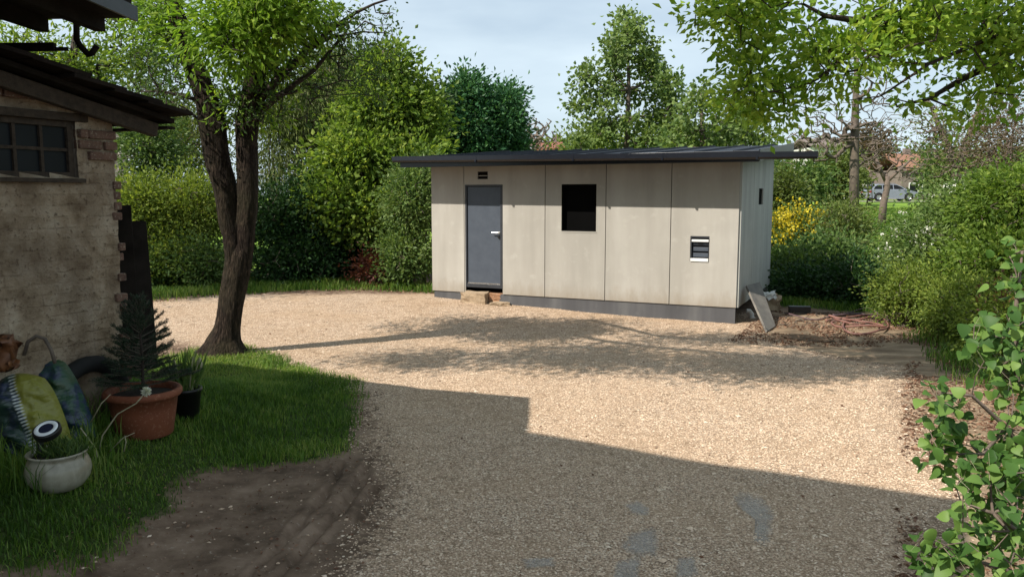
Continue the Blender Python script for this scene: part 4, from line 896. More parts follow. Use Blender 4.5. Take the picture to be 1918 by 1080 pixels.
for k in range(74):
    t = k / 74; z = .05 + .74 * t; L = (.36 * (1 - t) ** .8 + .05) * rr.uniform(.75, 1.15); a = k * 2.4 + rr.rand(); el = R(8 + 42 * t + rr.uniform(-10, 8)); d = np.array([math.cos(a) * math.cos(el), math.sin(a) * math.cos(el), math.sin(el)])
    p0 = np.array([0, 0, z]); pts = [p0, p0 + d * L * .5 + [0, 0, -.01], p0 + d * L + [0, 0, .015]]; mb.tube(pts, [.005, .004, .002], 5)
    subs = [(p0, d, L)]
    for s_ in range(int(6 * (1 - t)) + 2):
        f_ = rr.uniform(.3, .95); sd = d + np.array([-d[1], d[0], 0]) * rr.choice([-1, 1]) * .8 + [0, 0, .1]; sd /= np.linalg.norm(sd); subs.append((p0 + d * L * f_, sd, L * .38 * (1.2 - f_) + .03))
    for (pp, dd, LL) in subs:
        if LL < L: mb.tube([pp, pp + dd * LL], [.003, .0015], 4)
        m_ = int(LL * 650); tt = rr.rand(m_) ** .8; nc.append(pp + dd * (tt * LL)[:, None]); nd.append(rr.normal(size=(m_, 3)) * .75 + dd)
build('branches', mb, M['twig'], sp); nc = np.concatenate(nc); nd = np.concatenate(nd)
link('needles', leafmesh('needles', nc, nd, .024, rr, rr.rand(len(nc)), (0, 0, 0), wid=.14, fold=0), M['spruce'], sp)
# black pot with faded daffodils
q = P(350, 775, 6.2); q[2] = float(zat(q[0], q[1])[0]); bp = thing('black_pot', 'small black plastic pot of faded daffodils right of the terracotta pot', 'pot', q)
mb = MB(); mb.lathe([(.001, 0), (.09, 0), (.115, .22), (.125, .22), (.125, .245), (.112, .245), (.108, .2)], n=32); build('pot', mb, M['black'], bp, smooth=True)
mb = MB(); rr = np.random.RandomState(9); hds = MB()
for k in range(9):
    a = rr.rand() * 6.28; b = np.array([math.cos(a) * .05, math.sin(a) * .05, .2]); tpz = np.array([math.cos(a) * .12, math.sin(a) * .1, rr.uniform(.42, .55)]); mb.tube([b, (b + tpz) / 2 + [0, 0, .04], tpz], .004, 5)
    if k < 5: hds.tube([tpz, tpz + [.01, -.01, -.05], tpz + [.015, -.015, -.09]], [.006, .016, .004], 7)
build('stems', mb, M['pale'], bp); build('withered_flowers', hds, M['pale'], bp, smooth=True)
n = 120; c = rr.normal(size=(n, 3)) * [.05, .05, .02] + [0, 0, .22]; D = rr.normal(size=(n, 3)) * .35; D[:, 2] = 1; link('leaves', leafmesh('leaves', c, D, .30, rr, rr.rand(n), (0, 0, 0), wid=.06), M['leaf_mid'], bp)
# dandelion clock and long stalks
mb = MB(); pts = [P(180, 868, 5.2), P(192, 815, 5.2), P(220, 775, 5.2), P(255, 755, 5.2), P(274, 733, 5.2)]; b_ = pts[0].copy(); dn = thing('dandelion', 'white dandelion clock on a long curved stalk before the terracotta pot', 'dandelion', b_)
mb.tube([q - b_ for q in pts], .0045, 6); build('stalk', mb, M['pale'], dn, smooth=True)
rr = np.random.RandomState(2); n = 260; c = np.zeros((n, 3)) + pts[-1]; D = rr.normal(size=(n, 3)); D /= np.linalg.norm(D, axis=1)[:, None]; link('seed_head', leafmesh('seed_head', c + D * .008, D, .026, rr, rr.rand(n), b_, wid=.3), M['flower_white'], dn)
for k, (pts, lab) in enumerate([([(150, 800), (180, 840), (188, 900)], 'long pale bent grass stalk right of the cream planter'), ([(170, 790), (190, 755), (207, 738)], 'short pale grass stalk rising left of the terracotta pot'), ([(205, 845), (230, 820), (252, 810)], 'pale stalk leaning right below the terracotta pot'), ([(232, 845), (236, 828), (234, 815)], 'short upright pale stalk below the terracotta pot'), ([(30, 890), (45, 895), (56, 915)], 'pale bent grass stalk left of the cream planter')]):
    mb = MB(); yy = 5.1 if k < 4 else 4.7; w3 = [P(a, b, yy) for a, b in pts]; mb.tube(w3, [.004, .0035, .002], 6); bb = min(w3, key=lambda q: q[2]); build_single('grass_stalk', mb, M['pale'], lab, 'stalk', bb, group='pale dry grass stalks', smooth=True)
# ------------------------------------------------------------------ the forked tree
TY = 9.8
def pxpath(pts, Y): return [P(x, y, Y + (d[0] if d else 0)) for x, y, *d in pts]
base_t = G(420, 662); base_t[2] = float(zat(base_t[0], base_t[1])[0]); TY = base_t[1]
tr_low = [(421, 668), (423, 645), (428, 610), (436, 560), (443, 520), (449, 480), (449, 455), (449, 425)]; r_low = [.21, .17, .148, .145, .15, .15, .10, .04]
tr_L = [(440, 560), (441, 510), (438, 450), (429, 402), (420, 352), (408, 302), (399, 241), (390, 195), (375, 150), (342, 65), (324, 0), (314, -60), (300, -130)]
r_L = [.08, .11, .13, .135, .135, .14, .145, .13, .115, .115, .09, .075, .05]
tr_R = [(441, 560), (451, 510), (458, 450), (463, 400), (465, 350), (464, 302), (462, 241), (467, 200), (476, 150), (486, 90), (497, 40), (510, -20), (530, -80)]
r_R = [.08, .11, .12, .12, .12, .12, .12, .115, .115, .10, .08, .065, .05]
lb1 = [(486, 185), (530, 140), (575, 95), (620, 55), (665, 25), (700, 8), (740, -5)]; lb2 = [(478, 215), (530, 175), (590, 130), (640, 70), (655, 50)]; lb3 = [(570, 100), (620, 70), (680, 60), (720, 62)]
lb4 = [(382, 190), (340, 180), (300, 170), (262, 172)]; lb5 = [(385, 235), (350, 205), (320, 190)]
stems = [(pxpath(tr_low, TY), r_low), (pxpath(tr_L, TY), r_L), (pxpath(tr_R, TY), r_R), (pxpath(lb1, TY), [.06, .045, .035, .028, .02, .014, .01]), (pxpath(lb2, TY), [.05, .035, .026, .016, .01]), (pxpath(lb3, TY), [.02, .015, .010, .006]), (pxpath(lb4, TY), [.03, .02, .014, .008]), (pxpath(lb5, TY), [.02, .012, .006]),
         ([P(310, -60, TY), np.array([-3.0, 7.8, 5.0]), np.array([-1.6, 6.8, 5.1]), np.array([-.4, 6.3, 5.1])], [.06, .05, .035, .02]), ([P(530, -60, TY), np.array([-2.2, 8.2, 5.0]), np.array([-1.0, 7.4, 5.1]), np.array([.2, 6.8, 5.1])], [.05, .045, .03, .02])]
root = thing('forked_tree', 'dark forked tree with ridged bark between grass and gravel, left', 'tree', base_t)
def ridged(pth, rads, n=22, seed=0, flare=False):
    # catmull-resampled trunk with vertical ridges
    out = []; ro = []; k = len(pth)
    for i in range(k - 1):
        p0, p1_, p2_, p3 = [np.asarray(pth[j]) for j in (max(i - 1, 0), i, i + 1, min(i + 2, k - 1))]
        for t in np.arange(0, 1, .2): out.append(.5 * ((2 * p1_) + (-p0 + p2_) * t + (2 * p0 - 5 * p1_ + 4 * p2_ - p3) * t * t + (-p0 + 3 * p1_ - 3 * p2_ + p3) * t ** 3)); ro.append(rads[i] * (1 - t) + rads[i + 1] * t)
    out.append(np.asarray(pth[-1])); ro.append(rads[-1]); mb = MB(); vs = []
    for j, (p, r) in enumerate(zip(out, ro)):
        t = out[min(j + 1, len(out) - 1)] - out[max(j - 1, 0)]; t /= np.linalg.norm(t); a = np.cross(t, [0, 1, 0]); a /= np.linalg.norm(a); b = np.cross(t, a)
        for i in range(n):
            an = 2 * math.pi * i / n + .03 * j; rr_ = r * (1 + .09 * math.sin(3 * an + seed + j * .08) + .07 * float(fbm(i * .9 + seed, j * .16, 1.0, 3)) * 2 + .05 * ((i + (j // 6)) % 2))
            if flare and p[2] < .35: rr_ *= 1 + .55 * (1 - p[2] / .35) ** 2 * (1 + .5 * math.sin(5 * an + 1))
            vs.append(p + (a * math.cos(an) + b * math.sin(an)) * rr_)
    k = len(out); mb.add(vs, [(i * n + j, i * n + (j + 1) % n, (i + 1) * n + (j + 1) % n, (i + 1) * n + j) for i in range(k - 1) for j in range(n)]); return mb
mb = MB()
for i, (pth, rads) in enumerate(stems[:3]):
    pp = [np.asarray(q) - base_t for q in pth]
    if i == 0: pp[0] = pp[0] * 1.0; pp[0][2] = -.12
    t = ridged(pp, rads, 26 if i == 0 else 22, i * 3, i == 0); mb.add(t.v, t.f)
build('trunk', mb, M['bark'], root, smooth=True)
rng_t = np.random.RandomState(31)
vis = [blob(350, 15, 530, 125, TY - .7, .5, 1.9), blob(400, -50, 600, 60, TY - .6, .6, 1.8), blob(430, 150, 500, 250, TY + .1, .4, .8), blob(540, 0, 650, 80, TY, .5, .8), blob(240, -20, 345, 80, TY, .5, .9), blob(430, 60, 560, 170, TY + .3, .4, 1.0)]
top = [(-3.3, 6.6, 5.1, 1.5, 1.0, .4, 1.3), (-1.2, 6.2, 5.1, 1.8, .95, .35, 1.6), (.5, 6.1, 5.1, 1.2, .75, .3, 1.2), (-5.3, 6.7, 5.0, 1.2, .6, .3, .9), (.5, 7.5, 5.1, 1.3, .8, .3, 1.2), (-1.4, 8.0, 5.1, 1.5, .7, .3, 1.1)]  # top: unseen crown masses shaped to cast the dapples on the gravel
T, nr = sample_blobs(vis + top, 1250, rng_t, .6)
TT = np.array([q for q in T]); PA, par, rad, fixed, tips = skeleton(stems, TT, rng_t, .0045, .45, .35)
tb = MB()
for pth, rads in stems[3:]: tb.tube([np.asarray(q) - base_t for q in pth], rads, 9)
build('limb', tb, M['bark_dark'], root, smooth=True); link('branches', limb_mesh(PA, par, rad, fixed, 'branches', base_t), M['bark_dark'], root)
per = 30; c = np.repeat(TT, per, 0); n = len(c); gq = rng_t.normal(size=(n, 3)) * [.17, .17, .15]; D = gq * 3 + rng_t.normal(size=(n, 3)) * .5; D[:, 2] -= .35
tint = np.repeat(rng_t.rand(len(TT)) * .6, per) + rng_t.normal(size=n) * .15 + .2
link('crown', leafmesh('crown', c + gq, D, .10, rng_t, tint, base_t, wid=.36), M['leaf_lime'], root)
# bare twigs
bt = []
for (x0, y0, x1, y1, m_) in ((500, 20, 740, 190, 230), (240, 140, 350, 220, 80), (400, 120, 500, 240, 110), (460, 100, 600, 230, 90), (250, 60, 350, 140, 50)):
    for k in range(m_): bt.append(P(rng_t.uniform(x0, x1), rng_t.uniform(y0, y1), TY + rng_t.uniform(-.5, .6)))
PA, par, rad, fixed, tips = skeleton(stems, np.array(bt), rng_t, .003, .4, .22); link('bare_twigs', limb_mesh(PA, par, rad, fixed, 'bare_twigs', base_t, 4), M['bark_dark'], root)
bt = np.array(bt); per = 8; c = np.repeat(bt, per, 0); n = len(c); link('sparse_leaves', leafmesh('sparse_leaves', c + rng_t.normal(size=(n, 3)) * .07, rng_t.normal(size=(n, 3)), .06, rng_t, rng_t.rand(n) * .6, base_t, wid=.45), M['leaf_mid'], root)

# ------------------------------------------------------------------ overhanging tree on the right (trunk beyond the frame)
rt_ = np.array([8.2, 8.8, 0.0]); RY = 8.8
st = [([rt_, rt_ + [-.1, 0, 1.6], rt_ + [-.3, -.1, 3.0], rt_ + [-.7, -.1, 4.4], rt_ + [-1.2, -.2, 6.0]], [.28, .24, .2, .15, .1]),
      ([rt_ + [-.3, -.1, 3.0], P(1990, 30, 9.0), P(1918, 75, 9.0), P(1860, 120, 9.0), P(1800, 150, 9), P(1730, 130, 9), P(1700, 135, 9)][:5] + [P(1740, 185, 8.9), P(1680, 200, 8.8)], [.12, .08, .06, .045, .035, .022, .012]),
      ([rt_ + [-.7, -.1, 4.4], P(1960, -90, 8.6), P(1850, -40, 8.4), P(1750, 0, 8.4), P(1690, 25, 8.4), P(1600, 38, 8.4), P(1545, 30, 8.4), P(1505, 8, 8.4)], [.12, .09, .07, .055, .04, .035, .024, .012]),
      ([P(1690, 25, 8.4), P(1620, 70, 8.3), P(1570, 120, 8.2), P(1520, 155, 8.2), P(1450, 172, 8.2)], [.035, .025, .02, .014, .008]),
      ([rt_ + [-.7, -.1, 4.4], np.array([5.5, 7.8, 5.0]), np.array([3.2, 6.7, 5.1]), np.array([1.6, 5.9, 5.0])], [.1, .08, .05, .03]),
      ([P(1918, 75, 9.0), P(1880, 60, 8.6), P(1800, 95, 8.4), P(1740, 120, 8.3), P(1650, 180, 8.2)], [.04, .03, .022, .016, .008])]
bl = [blob(1290, -60, 1500, 90, 8.3, .8), blob(1350, 60, 1480, 190, 8.3, .7, .8), blob(1470, 20, 1640, 190, 8.3, .9), blob(1330, 150, 1470, 235, 8.4, .6, .6), blob(1400, 170, 1560, 235, 8.3, .6, .4), blob(1600, -30, 1800, 130, 8.3, .9, 1.3), blob(1760, -30, 1950, 160, 8.7, .9, 1.5), blob(1640, 130, 1740, 250, 8.5, .5, .3), blob(1780, 100, 1950, 250, 8.9, .6, .55), blob(1740, 190, 1860, 245, 8.9, .4, .3),
      (4.2, 7.6, 5.2, 2.6, 1.6, .7, .9), (1.9, 5.9, 5.0, 1.3, .7, .3, .8)]  # unseen crown masses above the view, added to cast gravel dapples
plant('overhanging_tree', 'bright green broadleaf tree whose branches hang in from the top right', 'tree', rt_, bl, 600, 26, .10, 'leaf_lime', 41, stems=st, spread=.12, wid=.5, woodm='bark_dark', droop=.15, shell=.7, crown='crown', tintb=.2, minz=1.0)

# ------------------------------------------------------------------ trees and shrubs behind the yard, left to right
pl = plant
G1 = 'tall trees behind the left hedge'; G2 = 'hedge shrubs behind the gravel'; G3 = 'shrubs right of the shed'; G4 = 'bare trees right of the shed'
q = foot(120, 22); pl('broadleaf_tree', 'airy green tree whose crown fills the top left above the outbuilding roof', 'tree', q, [blob(-60, 40, 130, 190, 22, 1.3), blob(60, 60, 260, 210, 22.5, 1.3), blob(200, 40, 350, 190, 22, 1.0), blob(100, -60, 400, 60, 21, 1.5, .6)], 330, 26, .17, 'leaf_bright', 51, stems=[([q, q + [.1, 0, 2.5], q + [.3, 0, 4.2], q + [.6, 0, 6]], [.25, .2, .15, .07])], spread=.34, wid=.4, crown='crown', woodm='bark_dark', group=G1, shell=.8)
q = np.array([-9.6, 12.2, float(base_h(-9.6, 12.2))]); pl('shade_tree', 'unseen green tree added beyond the left edge to shade the dark thicket', 'tree', q, [(-7.9, 13.4, 5.9, 1.3, 1.0, .5), (-9.6, 12.6, 5.4, 1.3, 1.3, 1.0)], 170, 34, .13, 'leaf_mid', 50, stems=[([q, q + [.1, 0, 2.5], q + [.3, 0.2, 4.2], q + [.8, .5, 5.4]], [.2, .17, .12, .05])], spread=.28, wid=.4, crown='crown', woodm='bark_dark', group=G1)  # unseen tree, added to throw shade on the thicket
q = foot(235, 17.5); pl('leafy_shrub', 'mid green shrub rising right of the outbuilding wall under its eave', 'shrub', q, [blob(246, 235, 320, 350, 17.5, .8), blob(250, 215, 300, 270, 18, .7)], 160, 40, .10, 'leaf_mid', 52, spread=.25, group=G2)
q = foot(350, 20); pl('olive_shrub', 'dull olive tree with thin twigs behind the yellow green hedge', 'tree', q, [blob(290, 215, 420, 345, 20), blob(250, 180, 380, 260, 21)], 260, 34, .12, 'leaf_olive', 53, spread=.3, group=G1, wid=.35)
q = foot(300, 16.2); pl('hedge_shrub', 'bright yellow green hedge shrub behind the forked trunk, left', 'shrub', q, [blob(205, 330, 320, 440, 16.4), blob(290, 330, 430, 450, 16.6), blob(215, 420, 420, 545, 16.5, 1.0)], 620, 44, .09, 'leaf_yellow', 54, spread=.22, group=G2)
q = foot(330, 15.9); pl('hedge_shrub', 'low dark shrub at the foot of the yellow green hedge', 'shrub', q, [blob(230, 455, 340, 545, 15.9, .5), blob(320, 450, 430, 548, 15.8, .5)], 170, 44, .085, 'leaf_mid', 55, spread=.18, group=G2)
q = foot(535, 19); pl('willow_tree', 'olive brown drooping willow right of the forked tree', 'willow', q, [blob(460, 150, 560, 300, 19), blob(520, 130, 650, 260, 19.5, 1.2, .8), blob(470, 260, 590, 380, 18.8), blob(560, 60, 690, 170, 20, 1.2, .5)], 420, 38, .13, 'leaf_olive', 56, spread=.3, wid=.2, droop=.9, up=-.2, group=G1, crown='crown')
q = foot(620, 20.5); pl('dark_tree', 'dark green dense tree between the willow and the bright maple', 'tree', q, [blob(540, 190, 680, 330, 20.5), blob(560, 130, 700, 260, 21), blob(640, 100, 740, 200, 22)], 380, 42, .13, 'leaf_dark', 57, spread=.35, group=G1, crown='crown')
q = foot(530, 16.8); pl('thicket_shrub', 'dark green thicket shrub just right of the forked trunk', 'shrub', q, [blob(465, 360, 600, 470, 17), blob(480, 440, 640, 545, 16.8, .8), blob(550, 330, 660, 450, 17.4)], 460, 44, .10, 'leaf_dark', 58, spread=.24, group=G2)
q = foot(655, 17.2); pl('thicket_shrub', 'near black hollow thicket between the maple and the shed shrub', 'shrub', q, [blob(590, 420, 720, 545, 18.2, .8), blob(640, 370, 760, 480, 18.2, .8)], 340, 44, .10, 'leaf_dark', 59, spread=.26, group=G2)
q = foot(720, 18.3); pl('maple_tree', 'tall bright green maple behind the left end of the shed', 'tree', q, [blob(690, 88, 760, 190, 18.5), blob(650, 150, 770, 270, 18.3), blob(740, 150, 825, 280, 18.6), blob(600, 250, 720, 360, 17.6), blob(690, 260, 830, 390, 17.8), blob(590, 330, 680, 430, 17.2, .7), blob(640, 360, 780, 450, 17.3, .8)], 820, 40, .135, 'leaf_bright', 60, stems=[([q, q + [0, 0, 1.6], q + [-.1, 0, 3.4], q + [.05, 0, 5.0]], [.16, .13, .08, .03])], spread=.24, group=G1, crown='crown', wid=.65, tintb=-.02)
q = foot(775, 15.7); pl('hedge_shrub', 'lit green shrub touching the left wall of the shed', 'shrub', q, [blob(725, 330, 806, 440, 16.1, .5), blob(715, 420, 800, 540, 15.9, .5), blob(745, 300, 830, 400, 16.6, .5)], 330, 42, .09, 'leaf_mid', 61, spread=.17, group=G2, tintb=.2)
q = foot(700, 15.9); pl('red_shrub', 'low dark red leaved shrub left of the shed shrub', 'shrub', q, [blob(668, 475, 735, 530, 16.1, .35)], 60, 40, .07, 'leaf_red', 62, spread=.14, group=G2)
q = foot(880, 25); pl('hornbeam_tree', 'dense deep green rounded tree behind the shed roof, taller of the pair', 'tree', q, [blob(838, 175, 920, 290, 25, 1.2), blob(850, 148, 900, 210, 25, .8), blob(835, 230, 930, 340, 25, 1.2)], 420, 46, .16, 'leaf_blue', 63, spread=.26, group=G1, crown='crown', shell=.3)
q = foot(950, 25.5); pl('hornbeam_tree', 'dense deep green tree behind the shed roof, shorter and right of its pair', 'tree', q, [blob(918, 195, 972, 290, 25.5, 1.0), blob(930, 168, 964, 220, 25.5, .6), blob(915, 240, 975, 340, 25.5, 1)], 300, 46, .16, 'leaf_blue', 64, spread=.24, group=G1, crown='crown', shell=.3)
q = foot(815, 24); pl('thin_tree', 'thin dark leaved tree between the maple and the deep green pair', 'tree', q, [blob(780, 160, 850, 290, 24)], 90, 26, .14, 'leaf_dark', 65, spread=.28, group=G1, crown='crown')
q = foot(1000, 45); pl('bare_tree', 'distant bare lilac grey tree behind the middle of the shed roof', 'tree', q, [blob(968, 218, 1040, 300, 45, 1.5)], 260, 0, .1, 'leaf_mid', 66, bare=True, spread=.2, group=G4, woodm='twig_red', rtip=.02, step=.8, stems=[([q, q + [0, 0, 2], q + [.1, 0, 3.4]], [.22, .16, .1])])
# light poplar above the roof
q = foot(1165, 24)
def poplar(q, cx, ytop, ybot, hw, Y, n, seed, lab, sz=.14):
    rg_ = np.random.RandomState(seed); tp_ = P(cx, ytop, Y); bl_ = []
    for k in range(56):
        t = ((k + .5) / 56) ** .72; yy = ytop + (ybot - ytop) * t; s_ = hw * (.04 + .96 * min(1, t * 1.7)); side = (1 if k % 2 else -1) * rg_.rand() ** .7 * s_
        b = blob(cx + side - 9, yy - 16, cx + side + 9, yy + 10, Y + rg_.uniform(-1, 1), .3); bl_.append(b[:6] + (1.0 / (b[3] * b[4] * b[5]) ** .667,))
    m_ = P(cx + 3, (ytop + ybot) / 2, Y); pl('poplar_tree', lab, 'tree', q, bl_, n, 17, sz, 'leaf_mid', seed, stems=[([q, (q + m_) / 2, m_, tp_], [.12, .09, .06, .015])], spread=.18, wid=.8, crown='crown', tintb=.35, group='loose light trees behind the shed roof')
poplar(q, 1175, 36, 300, 118, 24, 520, 67, 'loose light green pyramidal tree standing tallest above the shed roof')
poplar(foot(1325, 22), 1312, 165, 300, 60, 22, 110, 68, 'short light green tree just left of the roof end')
poplar(foot(1400, 23), 1390, 195, 300, 60, 23, 110, 69, 'low light green tree partly behind the overhanging branches')
q = foot(1120, 27); pl('hedge_shrub', 'yellowish green bushy tops just over the middle of the shed roof', 'shrub', q, [blob(1040, 240, 1180, 330, 27), blob(1150, 245, 1300, 330, 27), blob(1290, 240, 1420, 330, 27)], 260, 40, .13, 'leaf_yellow', 70, spread=.3, group=G1)
# right hand side, far to near
q = foot(1601, 34); tk = P(1603, 180, 34); pl('bare_tree', 'tall bare grey tree with a straight trunk left of the parked car', 'tree', q, [blob(1480, 170, 1600, 310, 34, 1.5), blob(1590, 150, 1700, 300, 34, 1.5), blob(1560, 40, 1680, 180, 34, 1.5), blob(1440, 220, 1560, 310, 34, 1.5, .7)], 1000, 0, .1, 'leaf_mid', 71, bare=True, group=G4, woodm='twig', rtip=.0075, step=.7, stems=[([q, P(1600, 320, 34), P(1601, 240, 34), tk, P(1606, 60, 34)], [.21, .19, .17, .13, .05])], sides=4)
q = foot(1652, 38); pl('fruit_tree', 'small bare forked fruit tree on the lawn in front of the car', 'tree', q, [blob(1600, 255, 1665, 335, 38, 1.0), blob(1650, 280, 1735, 345, 38, 1.0), blob(1625, 235, 1690, 290, 38, 1)], 240, 0, .1, 'leaf_red', 72, bare=True, group=G4, woodm='twig_red', rtip=.011, step=.6, stems=[([q, P(1655, 380, 38), P(1662, 350, 38), P(1660, 330, 38)], [.19, .16, .14, .13]), ([P(1662, 345, 38), P(1645, 310, 38), P(1638, 285, 38)], [.1, .08, .05]), ([P(1661, 340, 38), P(1685, 318, 38), P(1705, 300, 38)], [.1, .07, .04])])
q = foot(1795, 30); pl('bare_tree', 'leaning multi stemmed bare tree above the white flowered bushes', 'tree', q, [blob(1690, 180, 1800, 300, 30, 1.2), blob(1780, 200, 1918, 300, 30, 1.2), blob(1700, 260, 1900, 330, 29, 1)], 800, 2, .14, 'leaf_olive', 73, group=G4, woodm='twig_red', rtip=.0065, step=.6, spread=.3, stems=[([q, P(1790, 310, 30), P(1760, 240, 30), P(1740, 190, 30)], [.2, .17, .11, .05]), ([q, P(1800, 290, 30), P(1830, 215, 30), P(1835, 180, 30)], [.16, .14, .09, .04])], sides=4)
q = foot(1880, 19); pl('brown_shrub', 'tangled brown twiggy shrub at the right edge below the overhanging leaves', 'shrub', q, [blob(1830, 160, 1960, 300, 19, 1.2), blob(1800, 230, 1930, 320, 18.5, 1)], 560, 5, .08, 'leaf_brown', 74, group=G4, woodm='twig_red', rtip=.006, spread=.3, tintb=-.3, sides=4)
q = foot(1632, 60); pl('rusty_shrub', 'rust coloured bushy tree above the left end of the car', 'tree', q, [blob(1598, 240, 1662, 300, 60, 2)], 160, 14, .3, 'leaf_brown', 75, spread=.5, rtip=.02, step=1, group='bushes along the road', tintb=-.3)
far_specs = [(1470, 1540, 300, 385, 46, 'leaf_mid', 'round green bush directly right of the shed wall, beyond the forsythia'), (1530, 1590, 285, 370, 50, 'leaf_olive', 'olive bush left of the bare straight trunk'), (1556, 1592, 305, 358, 55, 'leaf_olive', 'dull olive bush touching the back of the car'), (1740, 1800, 295, 362, 52, 'leaf_mid', 'green bush just right of the car bonnet'), (1765, 1850, 300, 370, 48, 'leaf_olive', 'olive bush above the white flowered bushes'), (1840, 1940, 290, 370, 44, 'leaf_mid', 'green bush at the right edge behind the white flowered bushes'), (1440, 1500, 330, 395, 30, 'leaf_olive', 'thin grey green bush against the shed end wall')]
for k, (x0, x1, y0, y1, Y, lm, lab) in enumerate(far_specs):
    q = foot((x0 + x1) / 2, Y); pl('roadside_bush', lab, 'bush', q, [blob(x0, y0, x1, y1, Y)], 120, 26, .006 * Y, lm, 80 + k, spread=.012 * Y, rtip=.01, step=1, group='bushes along the road')
for k, (x, Y, lm) in enumerate([(1480, 105, 'leaf_mid'), (1560, 110, 'leaf_olive'), (1650, 112, 'leaf_olive'), (1730, 108, 'leaf_mid'), (1800, 104, 'leaf_olive'), (1880, 100, 'leaf_mid'), (1950, 100, 'leaf_olive')]):
    q = foot(x, Y); pl('distant_tree', 'distant tree in the row beyond the road, counted from the left the ' + ['first', 'second', 'third', 'fourth', 'fifth', 'sixth', 'seventh'][k], 'tree', q, [blob(x - 55, 285, x + 55, 352, Y, 3)], 110, 24, .6, lm, 95 + k, spread=1.0, rtip=.04, step=2.5, group='distant trees beyond the road', crown='crown')
# near right hedge
q = foot(1490, 22); pl('forsythia', 'forsythia bush topped with yellow blossom right of the shed', 'shrub', q, [blob(1438, 402, 1528, 500, 21, 1)], 200, 36, .10, 'leaf_mid', 110, spread=.22, group=G3, extra=('flower_yellow', 900, .085, P(1490, 446, 21)[2], 'blossom'))
q = foot(1470, 17); pl('lush_shrub', 'mid green shrub hugging the shed back corner on the right', 'shrub', q, [blob(1440, 460, 1530, 590, 16.8, .8), blob(1500, 440, 1600, 560, 17.5, .8)], 380, 42, .10, 'leaf_mid', 111, spread=.2, group=G3)
q = foot(1590, 19.5); pl('lush_shrub', 'grey green twiggy shrub right of the forsythia', 'shrub', q, [blob(1530, 390, 1620, 500, 20, .8), blob(1555, 385, 1600, 440, 22, .5)], 240, 34, .09, 'leaf_olive', 112, spread=.22, group=G3)
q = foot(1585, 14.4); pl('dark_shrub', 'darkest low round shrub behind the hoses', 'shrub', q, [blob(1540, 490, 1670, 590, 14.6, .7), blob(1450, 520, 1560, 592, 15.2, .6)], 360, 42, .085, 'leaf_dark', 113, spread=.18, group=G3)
q = foot(1640, 18); pl('lush_shrub', 'low bright green shrub on the lawn behind the dark round shrub', 'shrub', q, [blob(1590, 490, 1690, 560, 17.5, .6)], 150, 40, .09, 'leaf_mid', 114, spread=.2, group=G3, tintb=.2)
q = foot(1760, 12.8); pl('flowering_shrub', 'large bush dotted with white blossom on the right', 'shrub', q, [blob(1680, 420, 1790, 520, 13.4, .9), blob(1740, 340, 1880, 470, 13.6, 1.0), blob(1690, 480, 1830, 580, 12.8, .8)], 640, 40, .075, 'leaf_mid', 115, spread=.17, group=G3, tintb=.2, extra=('flower_white', 190, .06, .9, 'blossom'))
q = foot(1890, 11.4); pl('lush_shrub', 'tall bright green bush at the right edge beyond the broad leaved branch', 'shrub', q, [blob(1820, 325, 1960, 450, 12, .9), blob(1800, 430, 1960, 560, 11.4, .9)], 520, 42, .08, 'leaf_bright', 116, spread=.16, group=G3, wid=.6, tintb=-.1)
q = foot(1700, 12.0); pl('spirea_shrub', 'yellow green fine leaved shrub between the dark shrub and the right edge', 'shrub', q, [blob(1655, 500, 1770, 600, 12.0, .6), blob(1750, 520, 1870, 650, 10.8, .7)], 560, 44, .055, 'leaf_yellow', 117, spread=.13, group=G3, tintb=-.1)
q = foot(1880, 9.2); pl('spirea_shrub', 'rusty tipped shrub low at the right edge behind the broad leaved branch', 'shrub', q, [blob(1820, 540, 1960, 690, 9.4, .5)], 260, 36, .055, 'leaf_yellow', 118, spread=.13, group=G3, extra=('leaf_rust', 130, .05, .6, 'young_leaves'))
# foreground broad leaved branches
bq = np.array([2.55, 2.9, 0.0]); FY = 3.1
fst = [([bq, bq + [-.1, 0, .5], P(1905, 720, FY), P(1900, 600, FY), P(1915, 470, FY)], [.02, .016, .012, .009, .004]), ([bq, bq + [-.1, .05, .3], P(1885, 800, 2.95), P(1820, 740, 2.9), P(1770, 735, 2.9)], [.014, .012, .009, .006, .003]),
       ([bq + [0, -.2, 0], P(1940, 1020, 2.8), P(1860, 960, 2.8), P(1800, 940, 2.8)], [.012, .01, .007, .003]), ([bq + [0, -.2, 0], P(1930, 1080, 2.75), P(1830, 1050, 2.75), P(1740, 1040, 2.75)], [.012, .01, .007, .003]),
       ([P(1905, 720, FY), P(1870, 690, 3.1), P(1830, 650, 3.1)], [.008, .006, .003]), ([P(1885, 800, 2.95), P(1840, 850, 2.9), P(1765, 850, 2.9)], [.008, .006, .003])]
froot = thing('broad_leaved_bush', 'broad leaved bush with heart shaped leaves reaching in at the right foreground', 'bush', bq)
rf_ = np.random.RandomState(71); reg = []
def fill(x0, y0, x1, y1, n, Y, s=.12):
    for k in range(n): reg.append(P(rf_.uniform(x0, x1), rf_.uniform(y0, y1), Y + rf_.normal() * s))
fill(1885, 455, 1960, 560, 26, 3.15); fill(1815, 600, 1960, 700, 36, 3.1); fill(1880, 560, 1960, 760, 26, 3.05); fill(1740, 715, 1800, 850, 22, 2.9, .07); fill(1722, 830, 1790, 870, 7, 2.9, .06); fill(1800, 820, 1950, 900, 34, 2.9); fill(1790, 880, 1960, 1000, 52, 2.85); fill(1715, 1000, 1790, 1080, 12, 2.75, .06); fill(1780, 980, 1960, 1120, 55, 2.75); fill(1870, 700, 1960, 830, 20, 3.0)
reg = np.array(reg); PA, par, rad, fixed, tips = skeleton(fst, reg, rf_, .0016, .4, .08)
tb = MB()
